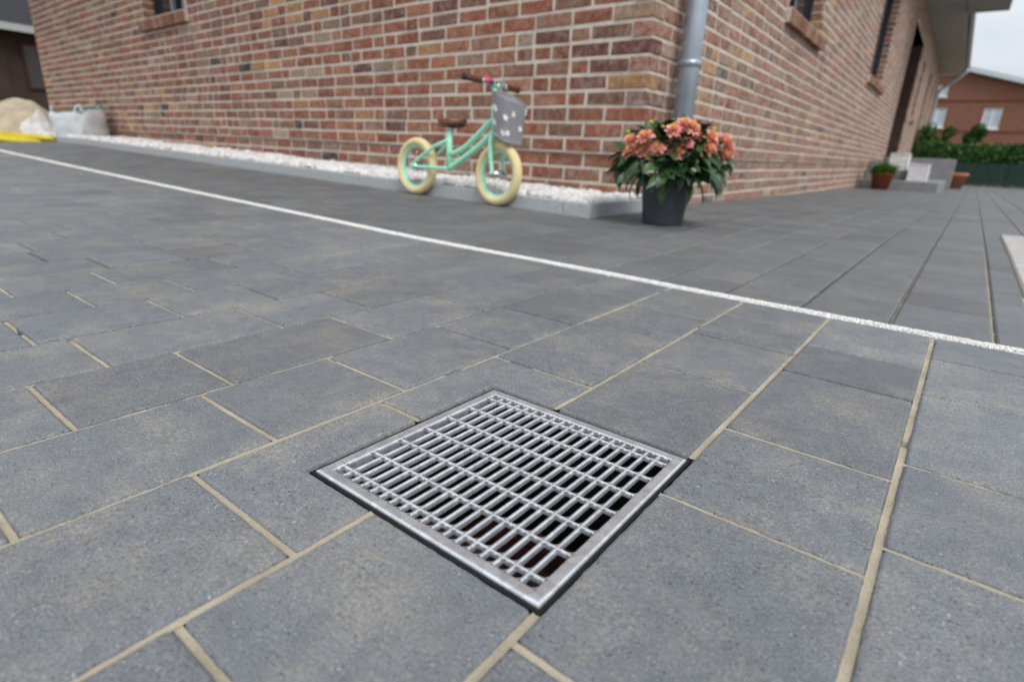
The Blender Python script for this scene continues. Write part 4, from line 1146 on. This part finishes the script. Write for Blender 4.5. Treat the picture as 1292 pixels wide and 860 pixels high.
o_ = mb.build('crumpled_sack', M_SHEET, None, True); o_.location = (-12.1, 3.02, zg(-12.1, 3.02) - .02); tag(o_, 'crumpled white sack at the foot of the sand heap', 'sack')
# woven bulk bag of gravel standing against the wall
M_BAG = simple('woven_white', (.60, .63, .65), .75, .3, var=.10, nscale=14, bump=.4, bdist=.004, bscale=60)
M_TRIM = simple('green_trim', (.05, .24, .14), .7, .3)
bag = empty('bulk_bag', (-9.7, 2.88, zg(-9.7, 2.88) + .04), R(30)); tag(bag, 'white woven bulk bag with green trim standing by the far end of the wall', 'bulk bag')
mb = MB(); V = []; nz, na = 12, 40
def bulk(t, g):
    s_ = .235 * (1 + .12 * math.sin(math.pi * t) + .05 * t); ex = .55; cg, sg = math.cos(g), math.sin(g)
    k = 1 + .10 * noise.noise(Vector((cg * 2, sg * 2, t * 3)))
    return (s_ * math.copysign(abs(cg) ** ex, cg) * k, s_ * math.copysign(abs(sg) ** ex, sg) * k * .95, (.34 * t + (.09 * max(0, math.cos(g - .9)) + .045 * noise.noise(Vector((cg * 3, sg * 3, 9)))) * smooth01((t - .5) / .5)))
for i in range(nz + 1):
    for j in range(na): V.append(bulk(i / nz, 2 * math.pi * j / na))
F = [(i * na + j, i * na + (j + 1) % na, (i + 1) * na + (j + 1) % na, (i + 1) * na + j) for i in range(nz) for j in range(na)] + [tuple(range(na))]
mb.add(V, F); bb_ = mb.build('bag_body', M_BAG, bag, True)
mb = MB(); tube(mb, [Vector(bulk(1, 2 * math.pi * j / na)) for j in range(na + 1)], .010, 6, caps=False); mb.build('trim', M_TRIM, bag, True)
for g in (.7, 2.3, 3.9, 5.5):
    mb = MB(); a = Vector(bulk(1, g - .25)); b = Vector(bulk(1, g + .25)); tube(mb, curve([a - Z * .12, a + Z * .02, (a + b) / 2 + Z * .05, b + Z * .02, b - Z * .12], 4), .011, 6); mb.build('lifting_loop', M_TRIM if g < 1 else M_BAG, bag, True)
mb = MB()
for k in range(500):
    a = random.uniform(0, 6.28); q = .21 * math.sqrt(random.random()); kq = random.uniform(.62, .82); blob(mb, (q * math.cos(a), q * math.sin(a), .30 + random.uniform(-.01, .02)), .018, (kq, kq, kq * .97))
tag(mb.build('pebbles', M_WHITE, bag), kind='stuff')
# yellow plastic pipes
M_YEL = simple('yellow_plastic', (.62, .50, .015), .45, .4, var=.12, nscale=6)
yb_ = empty('yellow_pipe_bundle', (-10.3, 2.05, zg(-10.3, 2.05)), R(66)); tag(yb_, 'bundle of bright yellow plastic pipes lying on the paving beside the bag', 'pipes')
for k in range(22):
    y0 = random.uniform(-.16, .16); z0 = .022 + .10 * random.random() * (1 - abs(y0) / .2); mb = MB(); sag = random.gauss(0, .02)
    tube(mb, curve([(-2.2 + random.gauss(0, .2), y0 - .05, .022), (-1.0, y0 + random.gauss(0, .05), z0 * .8), (-.2, y0 * .7 + random.gauss(0, .03), z0 + .015), (.30, y0 * .8 + random.gauss(0, .03), z0), (.58 + random.gauss(0, .07), y0 + random.gauss(0, .05), z0 * .7 + .012)], 6), .021, 8); mb.build('pipe', M_YEL, yb_, True)
# dark neighbouring building
dv = Vector((.97258, .23257, 0)); 
dbp = Vector((-22.0, 4.6, 0)); ang = math.atan2(.42, -.91)
db = empty('outbuilding', dbp, R(90) - .23 + R(20)); tag(db, 'dark brown outbuilding with window and grey roof left of the brick house', 'outbuilding')
M_DB = simple('dark_clad', (.055, .038, .033), .8, .2, nscale=2)
mb = MB()
wz0, wz1 = 1.30, 2.55; wy0, wy1 = .85, 2.05
for (a, b, c, d) in ((-6, wy0, -.3, 2.75), (wy1, 6, -.3, 2.75), (wy0, wy1, -.3, wz0), (wy0, wy1, wz1, 2.75)): box(mb, a, b, 0, .25, c, d)
mb.build('wall', M_DB, db)
for k in range(24):
    a = -6 + k * .5
    if a + .5 < wy0 or a > wy1: 
        mb = MB(); bbox(mb, a + .01, a + .49, -.03, -.001, -.2, 2.7, .006); mb.build('cladding_board', M_DB, db)
mb = MB()
for q in ((wy0, wy0 + .07, wz0, wz1), (wy1 - .07, wy1, wz0, wz1), (wy0 + .07, wy1 - .07, wz0, wz0 + .07), (wy0 + .07, wy1 - .07, wz1 - .07, wz1)): box(mb, q[0], q[1], -.05, .12, q[2], q[3])
wn = mb.build('window', simple('rust_frame', (.05, .018, .014), .6, .3), db); mb = MB(); box(mb, wy0 + .07, wy1 - .07, .05, .06, wz0 + .07, wz1 - .07); mb.build('pane', M_GLASS, wn)
mb = MB(); V = [(-6.4, -.45, 2.78), (6.4, -.45, 2.78), (6.4, 4, 5.2), (-6.4, 4, 5.2)]; mb.add(V + [(x, y, z + .14) for x, y, z in V], BOXF); rr_ = mb.build('roof', M_TILE, db)
mb = MB(); box(mb, -6.4, 6.4, -.56, -.455, 2.74, 2.92); mb.build('gutter_board', simple('pale_fascia', (.40, .42, .42), .6, .3), rr_)
mb = MB(); box(mb, -6, 6, 3.0, 3.2, -.3, 4.2); mb.build('back_wall', M_DB, db)
